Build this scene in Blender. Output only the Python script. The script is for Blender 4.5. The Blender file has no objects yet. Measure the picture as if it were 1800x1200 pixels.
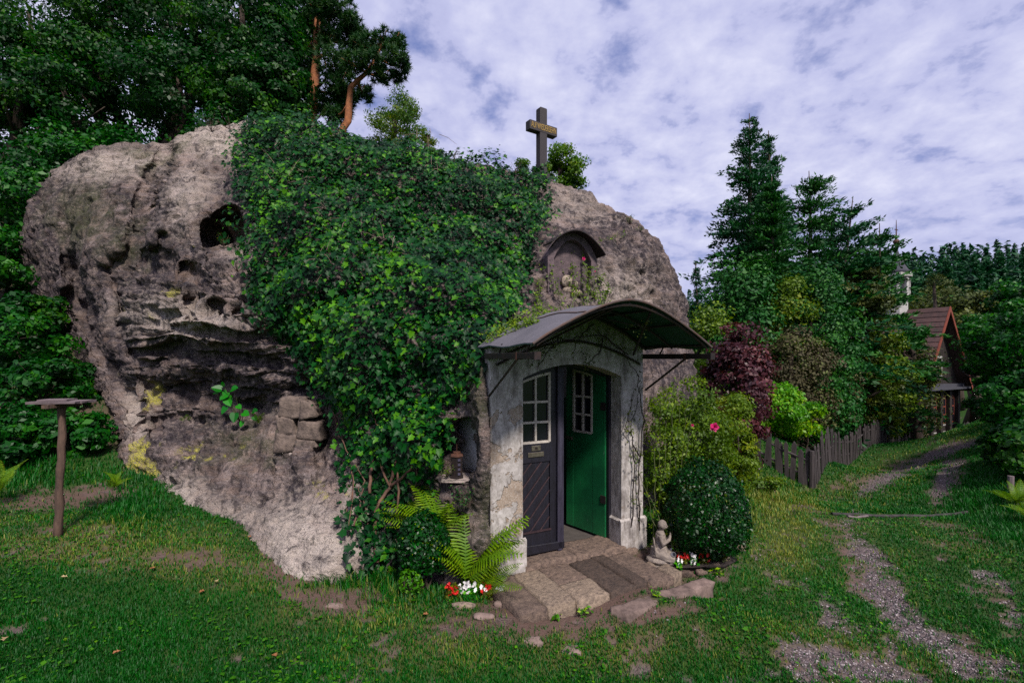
import bpy, bmesh, math, random
import numpy as np
from mathutils import Vector
random.seed(7); rng = np.random.default_rng(7)
R = math.radians
scene = bpy.context.scene
col = scene.collection

# ------------------------------------------------------------------ camera, sky, sun, exposure
EYE, F0, HZ = 2.1, 850.0, 630.0
cam_d = bpy.data.cameras.new('camera'); cam = bpy.data.objects.new('camera', cam_d); col.objects.link(cam)
cam.location = (0, 0, EYE); cam.rotation_euler = (R(90), 0, 0)
cam_d.lens = 17.0; cam_d.sensor_width = 36.0; cam_d.shift_y = 30 / 1800; cam_d.clip_end = 2000; cam_d.clip_start = 0.05
scene.camera = cam
SUN_EL, SUN_AZ = 48.0, 215.0        # azimuth the light comes from, counted from +Y clockwise... see below
sd = Vector((0.36, -0.80, 0.0)).normalized(); sel = R(SUN_EL)
sun_dir = Vector((sd.x * math.cos(sel), sd.y * math.cos(sel), math.sin(sel)))
sun_d = bpy.data.lights.new('sun', 'SUN'); sun = bpy.data.objects.new('sun', sun_d); col.objects.link(sun)
sun_d.energy = 4.3; sun_d.angle = R(6); sun_d.color = (1.0, 0.93, 0.84)
sun.rotation_euler = (-sun_dir).to_track_quat('-Z', 'Y').to_euler(); sun.location = (0, 0, 30)
world = bpy.data.worlds.new('World'); scene.world = world; world.use_nodes = True
scene.view_settings.view_transform = 'Standard'; scene.view_settings.look = 'None'
scene.view_settings.exposure = 0.2; scene.view_settings.gamma = 1.0; scene.view_settings.use_curve_mapping = False
scene.cycles.use_denoising = False
scene.cycles.max_bounces = 5; scene.cycles.diffuse_bounces = 3; scene.cycles.glossy_bounces = 2
scene.cycles.transmission_bounces = 3; scene.cycles.transparent_max_bounces = 4
scene.cycles.caustics_reflective = False; scene.cycles.caustics_refractive = False


class NT:
    """small node-tree helper"""
    def __init__(s, tree): s.t = tree; s.n = tree.nodes; s.l = tree.links
    def new(s, typ, **kw):
        nd = s.n.new(typ)
        for k, v in kw.items():
            if k == 'ins':
                for kk, vv in v.items(): s.put(nd.inputs[kk], vv)
            else: setattr(nd, k, v)
        return nd
    def put(s, sock, v):
        if isinstance(v, bpy.types.NodeSocket): s.l.new(v, sock)
        elif isinstance(v, (tuple, list)) and sock.type == 'RGBA' and len(v) == 3: sock.default_value = (*v, 1)
        else: sock.default_value = v
    def math(s, op, a, b=0.0, c=None, clamp=False):
        nd = s.new('ShaderNodeMath', operation=op, use_clamp=clamp); s.put(nd.inputs[0], a); s.put(nd.inputs[1], b)
        if c is not None: s.put(nd.inputs[2], c)
        return nd.outputs[0]
    def mix(s, f, a, b, blend='MIX'):
        nd = s.new('ShaderNodeMix', data_type='RGBA', blend_type=blend)
        s.put(nd.inputs[0], f); s.put(nd.inputs[6], a); s.put(nd.inputs[7], b); return nd.outputs[2]
    def ramp(s, f, stops):
        nd = s.new('ShaderNodeValToRGB'); s.put(nd.inputs[0], f); cr = nd.color_ramp
        while len(cr.elements) < len(stops): cr.elements.new(0.5)
        for e, (p, c) in zip(cr.elements, stops):
            e.position = p; e.color = (*c, 1) if isinstance(c, (tuple, list)) else (c, c, c, 1)
        return nd.outputs[0]
    def noise(s, vec, scale, detail=4, rough=0.55, dist=0.0, out='Fac'):
        nd = s.new('ShaderNodeTexNoise'); s.put(nd.inputs['Vector'], vec)
        nd.inputs['Scale'].default_value = scale; nd.inputs['Detail'].default_value = detail
        nd.inputs['Roughness'].default_value = rough; nd.inputs['Distortion'].default_value = dist
        return nd.outputs[out]
    def attr(s, name, out='Fac'): return s.new('ShaderNodeAttribute', attribute_name=name).outputs[out]
    def coord(s, scale=(1, 1, 1), loc=(0, 0, 0), rot=(0, 0, 0), out='Object'):
        tc = s.new('ShaderNodeTexCoord'); m = s.new('ShaderNodeMapping')
        s.l.new(tc.outputs[out], m.inputs['Vector']); m.inputs['Scale'].default_value = scale
        m.inputs['Location'].default_value = loc; m.inputs['Rotation'].default_value = rot
        return m.outputs[0]
    def bump(s, h, strength=0.5, dist=0.02, normal=None):
        nd = s.new('ShaderNodeBump'); s.put(nd.inputs['Height'], h); nd.inputs['Strength'].default_value = strength
        nd.inputs['Distance'].default_value = dist
        if normal is not None: s.put(nd.inputs['Normal'], normal)
        return nd.outputs[0]


# world: Nishita sky under a layer of broken lavender-grey cloud
w = NT(world.node_tree); w.n.clear()
sky = w.new('ShaderNodeTexSky', sky_type='NISHITA', sun_disc=False)
sky.sun_elevation = sel; sky.sun_rotation = math.atan2(sun_dir.x, sun_dir.y)
tc = w.new('ShaderNodeTexCoord'); sep = w.new('ShaderNodeSeparateXYZ'); w.l.new(tc.outputs['Generated'], sep.inputs[0])
zz = w.math('ADD', w.math('MAXIMUM', sep.outputs[2], 0.0), 0.32)
cx = w.math('DIVIDE', sep.outputs[0], zz); cy = w.math('DIVIDE', sep.outputs[1], zz)
cv = w.new('ShaderNodeCombineXYZ'); w.put(cv.inputs[0], cx); w.put(cv.inputs[1], cy)
big = w.noise(cv.outputs[0], 0.8, 3, 0.5)
puff = w.noise(cv.outputs[0], 7.5, 7, 0.58, 0.1)
fine = w.noise(cv.outputs[0], 11, 5, 0.6)
dens = w.math('ADD', w.math('MULTIPLY', puff, 0.95), w.math('ADD', w.math('MULTIPLY', big, 0.40), w.math('MULTIPLY', fine, 0.22)))
cover = w.ramp(dens, [(0.56, 0.0), (0.74, 1.0)])
shade = w.ramp(w.math('ADD', w.math('MULTIPLY', puff, 0.6), w.math('MULTIPLY', big, 0.6)),
               [(0.44, (4.3, 4.5, 7.2)), (0.58, (5.6, 5.8, 8.5)), (0.74, (7.9, 8.0, 9.9))])
blue = w.mix(1.0, sky.outputs[0], (0.85, 0.72, 0.95), 'MULTIPLY')
blue = w.mix(0.6, blue, (2.6, 3.4, 7.2))
cl = w.mix(w.math('MULTIPLY', cover, 0.97), blue, shade)
low = w.ramp(sep.outputs[2], [(0.0, 1.0), (0.28, 0.0)])
cl = w.mix(w.math('MULTIPLY', low, 0.45), cl, (6.2, 6.6, 9.2))
bg = w.new('ShaderNodeBackground', ins={'Color': cl, 'Strength': 0.086})
wo = w.new('ShaderNodeOutputWorld'); w.l.new(bg.outputs[0], wo.inputs[0])

# ------------------------------------------------------------------ numpy helpers
def px2w(px, py, Y):
    px, py, Y = np.broadcast_arrays(np.asarray(px, float), np.asarray(py, float), np.asarray(Y, float))
    return np.stack([(px - 900) / F0 * Y, Y, EYE - (py - HZ) / F0 * Y], -1)
def w2px(P): return 900 + P[..., 0] / P[..., 1] * F0, HZ - (P[..., 2] - EYE) / P[..., 1] * F0
def W(px, py, Y): return Vector(px2w(px, py, Y).tolist())

def _h(ix, iy, iz, s):
    with np.errstate(over='ignore'):
        h = (ix.astype(np.uint32) * np.uint32(374761393) + iy.astype(np.uint32) * np.uint32(668265263) +
             iz.astype(np.uint32) * np.uint32(2246822519) + np.uint32(s * 3266489917 & 0xffffffff))
        h = (h ^ (h >> np.uint32(13))) * np.uint32(1274126177); h = (h ^ (h >> np.uint32(16))) * np.uint32(2654435761)
        h ^= h >> np.uint32(15)
    return h.astype(np.float64) / 4294967295.0
def vnoise(P, s=0):
    i = np.floor(P).astype(np.int64); f = P - i; u = f * f * f * (f * (f * 6 - 15) + 10)
    r = 0
    for a in (0, 1):
        for b in (0, 1):
            for c in (0, 1):
                wgt = (u[..., 0] if a else 1 - u[..., 0]) * (u[..., 1] if b else 1 - u[..., 1]) * (u[..., 2] if c else 1 - u[..., 2])
                r = r + wgt * _h(i[..., 0] + a, i[..., 1] + b, i[..., 2] + c, s)
    return r * 2 - 1
def fbm(P, s=0, o=4, g=0.5, lac=2.03):
    r, a, t = 0, 1.0, 0
    for k in range(o):
        r = r + a * vnoise(P * lac ** k + 17.3 * k, s + k); t += a; a *= g
    return r / t
def ridged(P, s=0, o=4):
    r, a, t = 0, 1.0, 0
    for k in range(o):
        r = r + a * (1 - np.abs(vnoise(P * 2.03 ** k + 9.1 * k, s + k)) * 2); t += a; a *= 0.5
    return r / t
def worley(P, s=0):
    i = np.floor(P).astype(np.int64); f = P - i; best = np.full(P.shape[:-1], 9.0)
    for a in (-1, 0, 1):
        for b in (-1, 0, 1):
            for c in (-1, 0, 1):
                x, y, z = i[..., 0] + a, i[..., 1] + b, i[..., 2] + c
                d = (a + _h(x, y, z, s) - f[..., 0]) ** 2 + (b + _h(x, y, z, s + 1) - f[..., 1]) ** 2 + (c + _h(x, y, z, s + 2) - f[..., 2]) ** 2
                best = np.minimum(best, d)
    return np.sqrt(best)
def sstep(a, b, x): t = np.clip((x - a) / (b - a), 0, 1); return t * t * (3 - 2 * t)
def rbf_fit(pts, vals, c):
    pts = np.asarray(pts, float); d = np.sqrt(((pts[:, None] - pts[None]) ** 2).sum(-1) + c * c)
    n = len(pts); A = np.zeros((n + 1, n + 1)); A[:n, :n] = -d - np.eye(n) * c * 0.06; A[:n, n] = 1; A[n, :n] = 1
    wts = np.linalg.solve(A, np.append(vals, 0))
    def f(x, y):
        x = np.asarray(x, float); r = np.full(x.shape, wts[n])
        for k in range(n): r = r - wts[k] * np.sqrt((x - pts[k, 0]) ** 2 + (y - pts[k, 1]) ** 2 + c * c)
        return r
    return f
def in_poly(px, py, poly):
    r = np.zeros(np.shape(px), bool); n = len(poly)
    for k in range(n):
        x1, y1 = poly[k]; x2, y2 = poly[(k + 1) % n]
        c = ((y1 > py) != (y2 > py)) & (px < (x2 - x1) * (py - y1) / (y2 - y1 + 1e-9) + x1)
        r ^= c
    return r

def raw_mesh(name, V, Fs, mats, attrs=None, smooth=False):
    """V (n,3); Fs: list of (m,k) index arrays"""
    me = bpy.data.meshes.new(name); V = np.ascontiguousarray(V, np.float32)
    if isinstance(Fs, np.ndarray): Fs = [Fs]
    Fs = [np.asarray(f, np.int32) for f in Fs if len(f)]
    me.vertices.add(len(V)); me.vertices.foreach_set('co', V.ravel())
    tot = np.concatenate([np.full(len(f), f.shape[1], np.int32) for f in Fs]); idx = np.concatenate([f.ravel() for f in Fs])
    me.loops.add(len(idx)); me.loops.foreach_set('vertex_index', idx)
    me.polygons.add(len(tot)); st = np.zeros(len(tot), np.int32); st[1:] = np.cumsum(tot)[:-1]
    me.polygons.foreach_set('loop_start', st)
    try: me.polygons.foreach_set('loop_total', tot)
    except Exception: pass
    if smooth: me.polygons.foreach_set('use_smooth', np.ones(len(tot), bool))
    for k, a in (attrs or {}).items():
        if a.ndim == 1: at = me.attributes.new(k, 'FLOAT', 'POINT'); at.data.foreach_set('value', a.astype(np.float32))
        else: at = me.attributes.new(k, 'FLOAT_COLOR', 'POINT'); at.data.foreach_set('color', np.ascontiguousarray(a, np.float32).ravel())
    for m in (mats if isinstance(mats, list) else [mats]): me.materials.append(m)
    me.update(calc_edges=True); return me

def props(o, label=None, cat=None, group=None, kind=None):
    for k, v in (('label', label), ('category', cat), ('group', group), ('kind', kind)):
        if v: o[k] = v
    return o
def thing(name, loc, label, cat, group=None):
    o = bpy.data.objects.new(name, None); col.objects.link(o); o.location = loc; o.empty_display_size = 0.2
    return props(o, label, cat, group)
def link(name, me, parent=None, loc=None, rot=None, **kw):
    o = bpy.data.objects.new(name, me); col.objects.link(o)
    if parent is not None: o.parent = parent
    if loc is not None: o.location = loc
    if rot is not None: o.rotation_euler = rot
    return props(o, **kw)
def copy_tree(o, parent=None):
    c = o.copy(); col.objects.link(c); c.parent = parent
    for ch in list(o.children): copy_tree(ch, c)
    return c
def root_loc(o):
    v = Vector((0, 0, 0))
    while o is not None: v += Vector(o.location); o = o.parent
    return v

class MB:
    """collects faces in world space; build() moves them into the parent's space"""
    def __init__(s): s.v = []; s.f = []; s.t = []
    def add(s, vs, fs, tint=0.5):
        b = len(s.v); s.v += [tuple(v) for v in vs]; s.f += [tuple(b + i for i in f) for f in fs]; s.t += [tint] * len(vs); return s
    def hexa(s, c, tint=0.5):
        """8 corners: 4 bottom (ccw from above), 4 top"""
        return s.add(c, [(3, 2, 1, 0), (4, 5, 6, 7), (0, 1, 5, 4), (1, 2, 6, 5), (2, 3, 7, 6), (3, 0, 4, 7)], tint)
    def box(s, c, size, rot=0.0, tint=0.5, jit=0.0):
        cx, cy, cz = c; a, b, h = size[0] / 2, size[1] / 2, size[2] / 2; cr, sr = math.cos(rot), math.sin(rot); out = []
        for z in (-h, h):
            for x, y in ((-a, -b), (a, -b), (a, b), (-a, b)):
                x += random.uniform(-jit, jit); y += random.uniform(-jit, jit); zz = z + random.uniform(-jit, jit)
                out.append((cx + x * cr - y * sr, cy + x * sr + y * cr, cz + zz))
        return s.hexa(out, tint)
    def prism(s, poly, fn, t0, t1, tint=0.5):
        """poly of (s,z) in a plane, extruded between t0 and t1 by fn(s,t,z)"""
        n = len(poly); vs = [fn(a, t0, z) for a, z in poly] + [fn(a, t1, z) for a, z in poly]
        fs = [tuple(range(n)), tuple(range(2 * n - 1, n - 1, -1))] + [(i, i + n, (i + 1) % n + n, (i + 1) % n) for i in range(n)]
        return s.add(vs, fs, tint)
    def tube(s, pts, rad, n=6, tint=0.5, cap=True):
        pts = [Vector(p) for p in pts]; b = len(s.v); up = Vector((0.13, 0.31, 0.94))
        if not hasattr(rad, '__len__'): rad = [rad] * len(pts)
        for i, p in enumerate(pts):
            d = (pts[min(i + 1, len(pts) - 1)] - pts[max(i - 1, 0)]).normalized()
            a = d.cross(up); a = a.normalized() if a.length > 1e-4 else Vector((1, 0, 0)); c = d.cross(a)
            for k in range(n):
                an = 2 * math.pi * k / n; q = p + (a * math.cos(an) + c * math.sin(an)) * rad[i]; s.v.append(tuple(q)); s.t.append(tint)
        for i in range(len(pts) - 1):
            for k in range(n):
                k2 = (k + 1) % n; s.f.append((b + i * n + k, b + i * n + k2, b + (i + 1) * n + k2, b + (i + 1) * n + k))
        if cap:
            s.f.append(tuple(b + k for k in range(n))[::-1]); s.f.append(tuple(b + (len(pts) - 1) * n + k for k in range(n)))
        return s
    def ball(s, c, r, nu=12, nv=8, tint=0.5, rot=None):
        r = r if hasattr(r, '__len__') else (r, r, r); vs = []; fs = []
        for j in range(nv + 1):
            th = math.pi * j / nv
            for i in range(nu):
                ph = 2 * math.pi * i / nu; v = Vector((r[0] * math.sin(th) * math.cos(ph), r[1] * math.sin(th) * math.sin(ph), r[2] * math.cos(th)))
                if rot is not None: v = rot @ v
                vs.append(Vector(c) + v)
        for j in range(nv):
            for i in range(nu):
                i2 = (i + 1) % nu; fs.append((j * nu + i, (j + 1) * nu + i, (j + 1) * nu + i2, j * nu + i2))
        return s.add(vs, fs, tint)
    def disc(s, c, r, n, nrm, thick, tint=0.5):
        nrm = Vector(nrm).normalized(); return s.tube([Vector(c), Vector(c) + nrm * thick], [r, r], n, tint)
    def build(s, name, mat, parent=None, smooth=False, bevel=0.0, **kw):
        off = root_loc(parent) if parent is not None else Vector((0, 0, 0))
        me = bpy.data.meshes.new(name); me.from_pydata([(v[0] - off.x, v[1] - off.y, v[2] - off.z) for v in s.v], [], s.f)
        at = me.attributes.new('tint', 'FLOAT', 'POINT'); at.data.foreach_set('value', s.t)
        me.materials.append(mat)
        bm = bmesh.new(); bm.from_mesh(me); bmesh.ops.recalc_face_normals(bm, faces=bm.faces)
        bm.to_mesh(me); bm.free()
        if smooth: me.polygons.foreach_set('use_smooth', [True] * len(me.polygons))
        o = link(name, me, parent, **kw)
        if bevel:
            m = o.modifiers.new('bevel', 'BEVEL'); m.width = bevel; m.segments = 2; m.limit_method = 'ANGLE'; m.angle_limit = R(40)
        return o

# ------------------------------------------------------------------ materials
def base_mat(name):
    m = bpy.data.materials.new(name); m.use_nodes = True; t = NT(m.node_tree)
    return m, t, t.n['Principled BSDF']
def leaf_mat(name, c1, c2, c3=None, rough=0.5, trans=0.3, spec=0.35):
    m, t, p = base_mat(name)
    def sat(c_, k_=1.65, g_=.92): lm = .2126 * c_[0] + .7152 * c_[1] + .0722 * c_[2]; return tuple(max(.0008, (lm + (q - lm) * k_) * g_) for q in c_)
    c1, c2 = sat(c1), sat(c2); c3 = sat(c3) if c3 else None
    tint = t.attr('tint'); stops = [(0.0, c1), (0.6, c2)] + ([(1.0, c3)] if c3 else [])
    c = t.ramp(tint, stops); n = t.noise(t.coord(out='Object'), 0.9, 3)
    c = t.mix(t.math('MULTIPLY', t.math('SUBTRACT', n, 0.35, clamp=True), 0.9), c, t.mix(1.0, c, (0.5, 0.55, 0.6), 'MULTIPLY'))
    t.put(p.inputs['Base Color'], c); p.inputs['Roughness'].default_value = rough; p.inputs['Specular IOR Level'].default_value = spec
    tr = t.new('ShaderNodeBsdfTranslucent'); t.put(tr.inputs[0], t.mix(1.0, c, (1.25, 1.35, 0.5), 'MULTIPLY'))
    ms = t.new('ShaderNodeMixShader'); ms.inputs[0].default_value = trans
    t.l.new(p.outputs[0], ms.inputs[1]); t.l.new(tr.outputs[0], ms.inputs[2]); t.l.new(ms.outputs[0], t.n['Material Output'].inputs[0])
    return m
def plain(name, c, rough=0.6, c2=None, scale=8, metal=0.0, bump=0.3, bd=0.004, stretch=(1, 1, 1), spec=0.4):
    m, t, p = base_mat(name); v = t.coord(stretch)
    n = t.noise(v, scale, 6, 0.65); n2 = t.noise(v, scale * 5, 4, 0.6)
    c2 = c2 or tuple(x * 0.55 for x in c)
    f = t.ramp(t.math('ADD', t.math('MULTIPLY', n, 0.7), t.math('MULTIPLY', n2, 0.3)), [(0.36, 0.0), (0.64, 1.0)])
    cc = t.mix(f, c2, c); cc = t.mix(t.math('MULTIPLY', t.attr('tint'), 0.5), cc, t.mix(1.0, cc, (0.55, 0.55, 0.55), 'MULTIPLY'))
    t.put(p.inputs['Base Color'], cc); p.inputs['Roughness'].default_value = rough; p.inputs['Metallic'].default_value = metal
    p.inputs['Specular IOR Level'].default_value = spec
    t.put(p.inputs['Normal'], t.bump(t.math('ADD', n, t.math('MULTIPLY', n2, 0.5)), bump, bd)); return m

M = {}
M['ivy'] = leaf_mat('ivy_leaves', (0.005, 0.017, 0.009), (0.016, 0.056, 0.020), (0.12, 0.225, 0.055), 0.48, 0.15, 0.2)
M['ivy_dead'] = plain('dry_twigs', (0.34, 0.24, 0.19), 0.8)
M['beech'] = leaf_mat('beech_leaves', (0.005, 0.020, 0.003), (0.018, 0.058, 0.005), (0.085, 0.16, 0.012), 0.5, 0.35)
M['bank'] = leaf_mat('bank_leaves', (0.006, 0.026, 0.006), (0.019, 0.075, 0.010), (0.085, 0.19, 0.02), 0.5, 0.3)
M['pine'] = leaf_mat('pine_needles', (0.012, 0.034, 0.014), (0.028, 0.068, 0.025), (0.075, 0.11, 0.04), 0.6, 0.15)
M['birch'] = leaf_mat('birch_leaves', (0.04, 0.085, 0.035), (0.10, 0.16, 0.06), (0.24, 0.25, 0.06), 0.5, 0.35)
M['lime'] = leaf_mat('lime_leaves', (0.05, 0.10, 0.010), (0.12, 0.19, 0.015), (0.24, 0.27, 0.03), 0.5, 0.4)
M['conifer'] = leaf_mat('dark_conifer', (0.010, 0.036, 0.022), (0.022, 0.070, 0.032), (0.05, 0.12, 0.05), 0.6, 0.12)
M['cypress'] = leaf_mat('green_conifer', (0.014, 0.045, 0.020), (0.036, 0.095, 0.034), (0.085, 0.17, 0.06), 0.6, 0.15)
M['olive'] = leaf_mat('olive_conifer', (0.022, 0.034, 0.014), (0.06, 0.075, 0.03), (0.12, 0.13, 0.05), 0.6, 0.12)
M['grey_juniper'] = leaf_mat('greyish_juniper', (0.028, 0.026, 0.018), (0.075, 0.066, 0.042), (0.13, 0.17, 0.075), 0.7, 0.1)
M['gold'] = leaf_mat('golden_conifer', (0.05, 0.09, 0.006), (0.13, 0.18, 0.012), (0.28, 0.30, 0.02), 0.55, 0.3)
M['copper'] = leaf_mat('copper_leaves', (0.022, 0.010, 0.014), (0.065, 0.026, 0.032), (0.17, 0.075, 0.075), 0.42, 0.2)
M['box'] = leaf_mat('box_leaves', (0.004, 0.020, 0.008), (0.011, 0.052, 0.014), (0.045, 0.14, 0.03), 0.4, 0.15)
M['rose_leaf'] = leaf_mat('rose_leaves', (0.035, 0.06, 0.015), (0.10, 0.15, 0.03), (0.25, 0.31, 0.05), 0.5, 0.35)
M['bright'] = leaf_mat('bright_leaves', (0.05, 0.12, 0.012), (0.15, 0.29, 0.02), (0.36, 0.46, 0.04), 0.5, 0.4)
M['fern'] = leaf_mat('fern_fronds', (0.07, 0.13, 0.018), (0.20, 0.29, 0.04), (0.42, 0.45, 0.09), 0.5, 0.35)
M['grass'] = leaf_mat('grass_blades', (0.010, 0.055, 0.006), (0.036, 0.13, 0.012), (0.25, 0.26, 0.12), 0.55, 0.3)
M['bark'] = plain('bark', (0.09, 0.06, 0.045), 0.9, (0.03, 0.022, 0.018), 6, bump=0.8, bd=0.02, stretch=(1, 1, 0.3))
M['pine_bark'] = plain('orange_pine_bark', (0.42, 0.15, 0.055), 0.85, (0.18, 0.07, 0.035), 9, bump=0.7, bd=0.015)
M['stem'] = plain('green_stem', (0.10, 0.12, 0.04), 0.7)
M['ivy_stem'] = plain('ivy_stem', (0.17, 0.085, 0.055), 0.85, (0.07, 0.04, 0.03), 14, bump=0.7)
M['iron'] = plain('black_iron', (0.018, 0.018, 0.022), 0.5, (0.05, 0.03, 0.025), 20, 0.3)
M['gold_paint'] = plain('gold_lettering', (0.46, 0.30, 0.09), 0.4, (0.26, 0.17, 0.05), 30, 0.3)
M['rust'] = plain('rusty_steel', (0.12, 0.045, 0.025), 0.7, (0.04, 0.02, 0.015), 20)

# ------------------------------------------------------------------ terrain
gp = [(900, 1200, -.18), (0, 1200, 0.02), (1800, 1200, -.30), (450, 1200, -.1), (1350, 1200, -.27), (103, 945, .3), (200, 850, .42), (0, 880, .42),
      (350, 950, .2), (500, 1030, .02), (650, 1040, -.05), (850, 1050, -.12), (1000, 1090, -.15), (1200, 1040, -.13), (1220, 975, -.08),
      (1330, 950, -.15), (1450, 1000, -.25), (1600, 1000, -.3), (1750, 950, -.28), (1345, 825, -.26), (1430, 853, -.52), (1500, 807, -.71),
      (1590, 905, -.49), (1700, 905, -.45), (1540, 830, -.74), (1623, 778, -1.38), (1690, 772, -1.75), (1740, 768, -2.2), (1700, 800, -1.2)]
g_xyz = []
for a, b, z in gp:
    Y = (EYE - z) * F0 / (b - HZ); g_xyz.append(((a - 900) / F0 * Y, Y, z))
g_xyz += [(-8.5, 6.5, 1.1), (-12, 8, 2.6), (-10, 12, 4.2), (-5, 14, 3.8), (0, 14, 2.6), (-16, 14, 6), (-8, 20, 5.8), (0, 24, 4.0),
          (6, 11, .1), (8, 16, -.2), (5, 22, 1.0), (-6, 2, .2), (-10, 0, .8), (0, -6, -.1), (8, -4, 0), (7.5, 5, -.1), (10, 8, .5), (14, 12, 1.3),
          (22, 20, .8), (12, 3, .6), (26, 40, -3), (40, 30, 2), (-3.5, 8.5, .8), (0, 8.5, .1), (3.0, 7.0, -.05), (-25, 10, 8), (-25, 30, 9), (5, 40, 4), (-10, 45, 8),
          (12, 30, -1.0), (20, 60, 4), (45, 60, 10), (0, 70, 7), (-40, 0, 5), (40, 0, 3), (0, -30, 0)]
for s_f, t_f, z_f in [(-.2, .35, -.07), (-.25, .75, -.11), (0, .86, -.095), (.5, .86, -.10), (1.0, .86, -.10), (1.5, .86, -.10), (1.9, .8, -.12), (2.1, .4, -.10), (.8, 1.3, -.15), (1.6, 1.2, -.145), (.9, .3, -.12), (.9, -.6, -.12), (1.7, -.6, -.10), (.9, -1.6, -.15)]:
    g_xyz.append((-0.21 + .8944 * s_f + .4472 * t_f, 4.70 + .4472 * s_f - .8944 * t_f, z_f))
g_xyz = np.array(g_xyz)
_g = rbf_fit(g_xyz[:, :2], g_xyz[:, 2], 0.6)
def ground(x, y):
    x = np.asarray(x, float); y = np.asarray(y, float)
    xc = np.clip(x, -60, 70); yc = np.clip(y, -35, 90)
    z = _g(xc, yc)
    far = sstep(60, 260, np.hypot(x, y)); return z + far * 22 + far * 8 * np.sin(x * .02) * np.cos(y * .017)
def gz(x, y): return float(ground(np.array([x]), np.array([y]))[0])
def gpt(px, Y):
    x = (px - 900) / F0 * Y; return Vector((x, Y, gz(x, Y)))

def blobs(px, py, L):
    r = np.zeros(np.shape(px))
    for cx_, cy_, rx, ry, ang, s in L:
        a = R(ang); dx = px - cx_; dy = py - cy_; u = dx * math.cos(a) + dy * math.sin(a); v = -dx * math.sin(a) + dy * math.cos(a)
        r = np.maximum(r, s * np.exp(-((u / rx) ** 2 + (v / ry) ** 2) ** 1.3))
    return r
GRAVEL = [(1500, 955, 40, 12, 10, .7), (1640, 1140, 120, 24, 24, .8), (1780, 1170, 60, 14, 20, .5), (1600, 815, 90, 10, -24, .9), (1740, 1010, 40, 12, 25, .5), (1530, 975, 60, 22, 35, 1), (1560, 1040, 85, 34, 55, 1), (1610, 1100, 90, 30, 30, .9), (1545, 850, 60, 14, -30, 1), (1600, 820, 80, 11, -24, 1), (1660, 795, 90, 9, -17, 1), (1500, 900, 50, 12, -60, .6), (1660, 845, 45, 25, -60, .9),
          (1500, 1170, 190, 32, 14, .85), (1330, 1185, 160, 30, 0, .7), (1790, 1085, 40, 25, 30, .8), (1720, 775, 30, 7, -10, 1), (1480, 1075, 60, 40, 20, .7)]
BARE = [(1530, 1010, 130, 50, 48, .8), (1600, 815, 130, 18, -22, .8), (1665, 850, 60, 34, -60, .8), (1780, 1090, 70, 40, 40, .8), (1440, 1165, 300, 40, 8, .8), (1720, 945, 80, 12, 12, .7), (1430, 885, 90, 30, -10, .5), (1010, 1060, 230, 55, -12, 1.3), (1185, 990, 80, 30, 0, 1.3), (1350, 1140, 200, 30, 5, .6), (1700, 1130, 120, 40, 20, .5), (1450, 1080, 90, 40, 0, .5), (620, 1045, 60, 14, 0, .7), (500, 1000, 85, 32, 25, 1), (570, 1055, 110, 24, 12, 1.), (400, 985, 60, 14, 20, .7), (110, 880, 130, 26, -5, .9), (60, 930, 100, 14, -4, .6), (330, 985, 90, 16, 12, .45), (930, 1120, 34, 10, 0, .6),
        (1390, 880, 40, 14, 0, .5), (1340, 860, 45, 20, 10, .6), (1480, 945, 30, 10, 0, .8), (1250, 1130, 200, 22, 5, .5), (860, 1075, 90, 16, 0, .7), (1150, 1075, 130, 22, -8, .9), (1700, 930, 70, 8, 6, .6), (1450, 860, 60, 12, -5, .5), (1480, 960, 240, 14, 5, .3)]
DRY = [(1000, 1140, 400, 45, 0, .8), (1370, 930, 90, 60, 70, .5), (200, 960, 330, 50, 6, .9), (420, 1000, 240, 50, 12, .9), (700, 1080, 260, 40, 3, .7), (1250, 1120, 420, 60, 3, .75), (1400, 900, 200, 60, 10, .35), (1500, 860, 160, 40, -15, .6), (1550, 1000, 160, 60, 40, .5),
       (1700, 960, 120, 26, 18, .8), (1500, 1150, 320, 60, 10, .7)]
def zones(P):
    Y = np.maximum(P[:, 1], 0.5); px, py = w2px(np.stack([P[:, 0], Y, P[:, 2]], -1))
    n = fbm(P * np.array([2.2, 2.2, .5]), 40, 4); n2 = fbm(P * np.array([6.0, 6, 1]), 44, 3)
    n3 = fbm(P * np.array([16., 16, 1]), 47, 2)
    gr = np.clip(blobs(px, py, GRAVEL) * 1.05 + n * .5 + n2 * .45 + n3 * .5 - .32, 0, 1) * 1.9
    ba = np.clip(blobs(px, py, BARE) + n * .5 + n2 * .45 + n3 * .45 - .28, 0, 1) * 1.9
    hill = sstep(6.6, 7.6, P[:, 1]) * sstep(-5.0, -6.2, P[:, 0]); ba = np.maximum(ba, hill * np.clip(.8 + n, 0, 1))
    dr = np.clip(blobs(px, py, DRY) * (1 + n * .8) + n * .15, 0, 1)
    return np.clip(gr, 0, 1), np.clip(ba, 0, 1), dr
ax = np.unique(np.concatenate([np.linspace(-420, -60, 20), np.linspace(-60, -9, 40), np.linspace(-9, 11, 420), np.linspace(11, 30, 80), np.linspace(30, 420, 30)]))
ay = np.unique(np.concatenate([np.linspace(-300, -20, 8), np.linspace(-20, 2.4, 16), np.linspace(2.4, 9, 260), np.linspace(9, 32, 150), np.linspace(32, 420, 40)]))
GX, GY = np.meshgrid(ax, ay); GP = np.stack([GX.ravel(), GY.ravel()], -1)
z = ground(GP[:, 0], GP[:, 1]); P3 = np.column_stack([GP, z])
near = (GP[:, 1] < 30) & (GP[:, 1] > 0)
lump = fbm(P3 * np.array([1.3, 1.3, .3]), 3, 4) * .05 + fbm(P3 * np.array([7., 7., 1]), 5, 3) * .014
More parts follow.
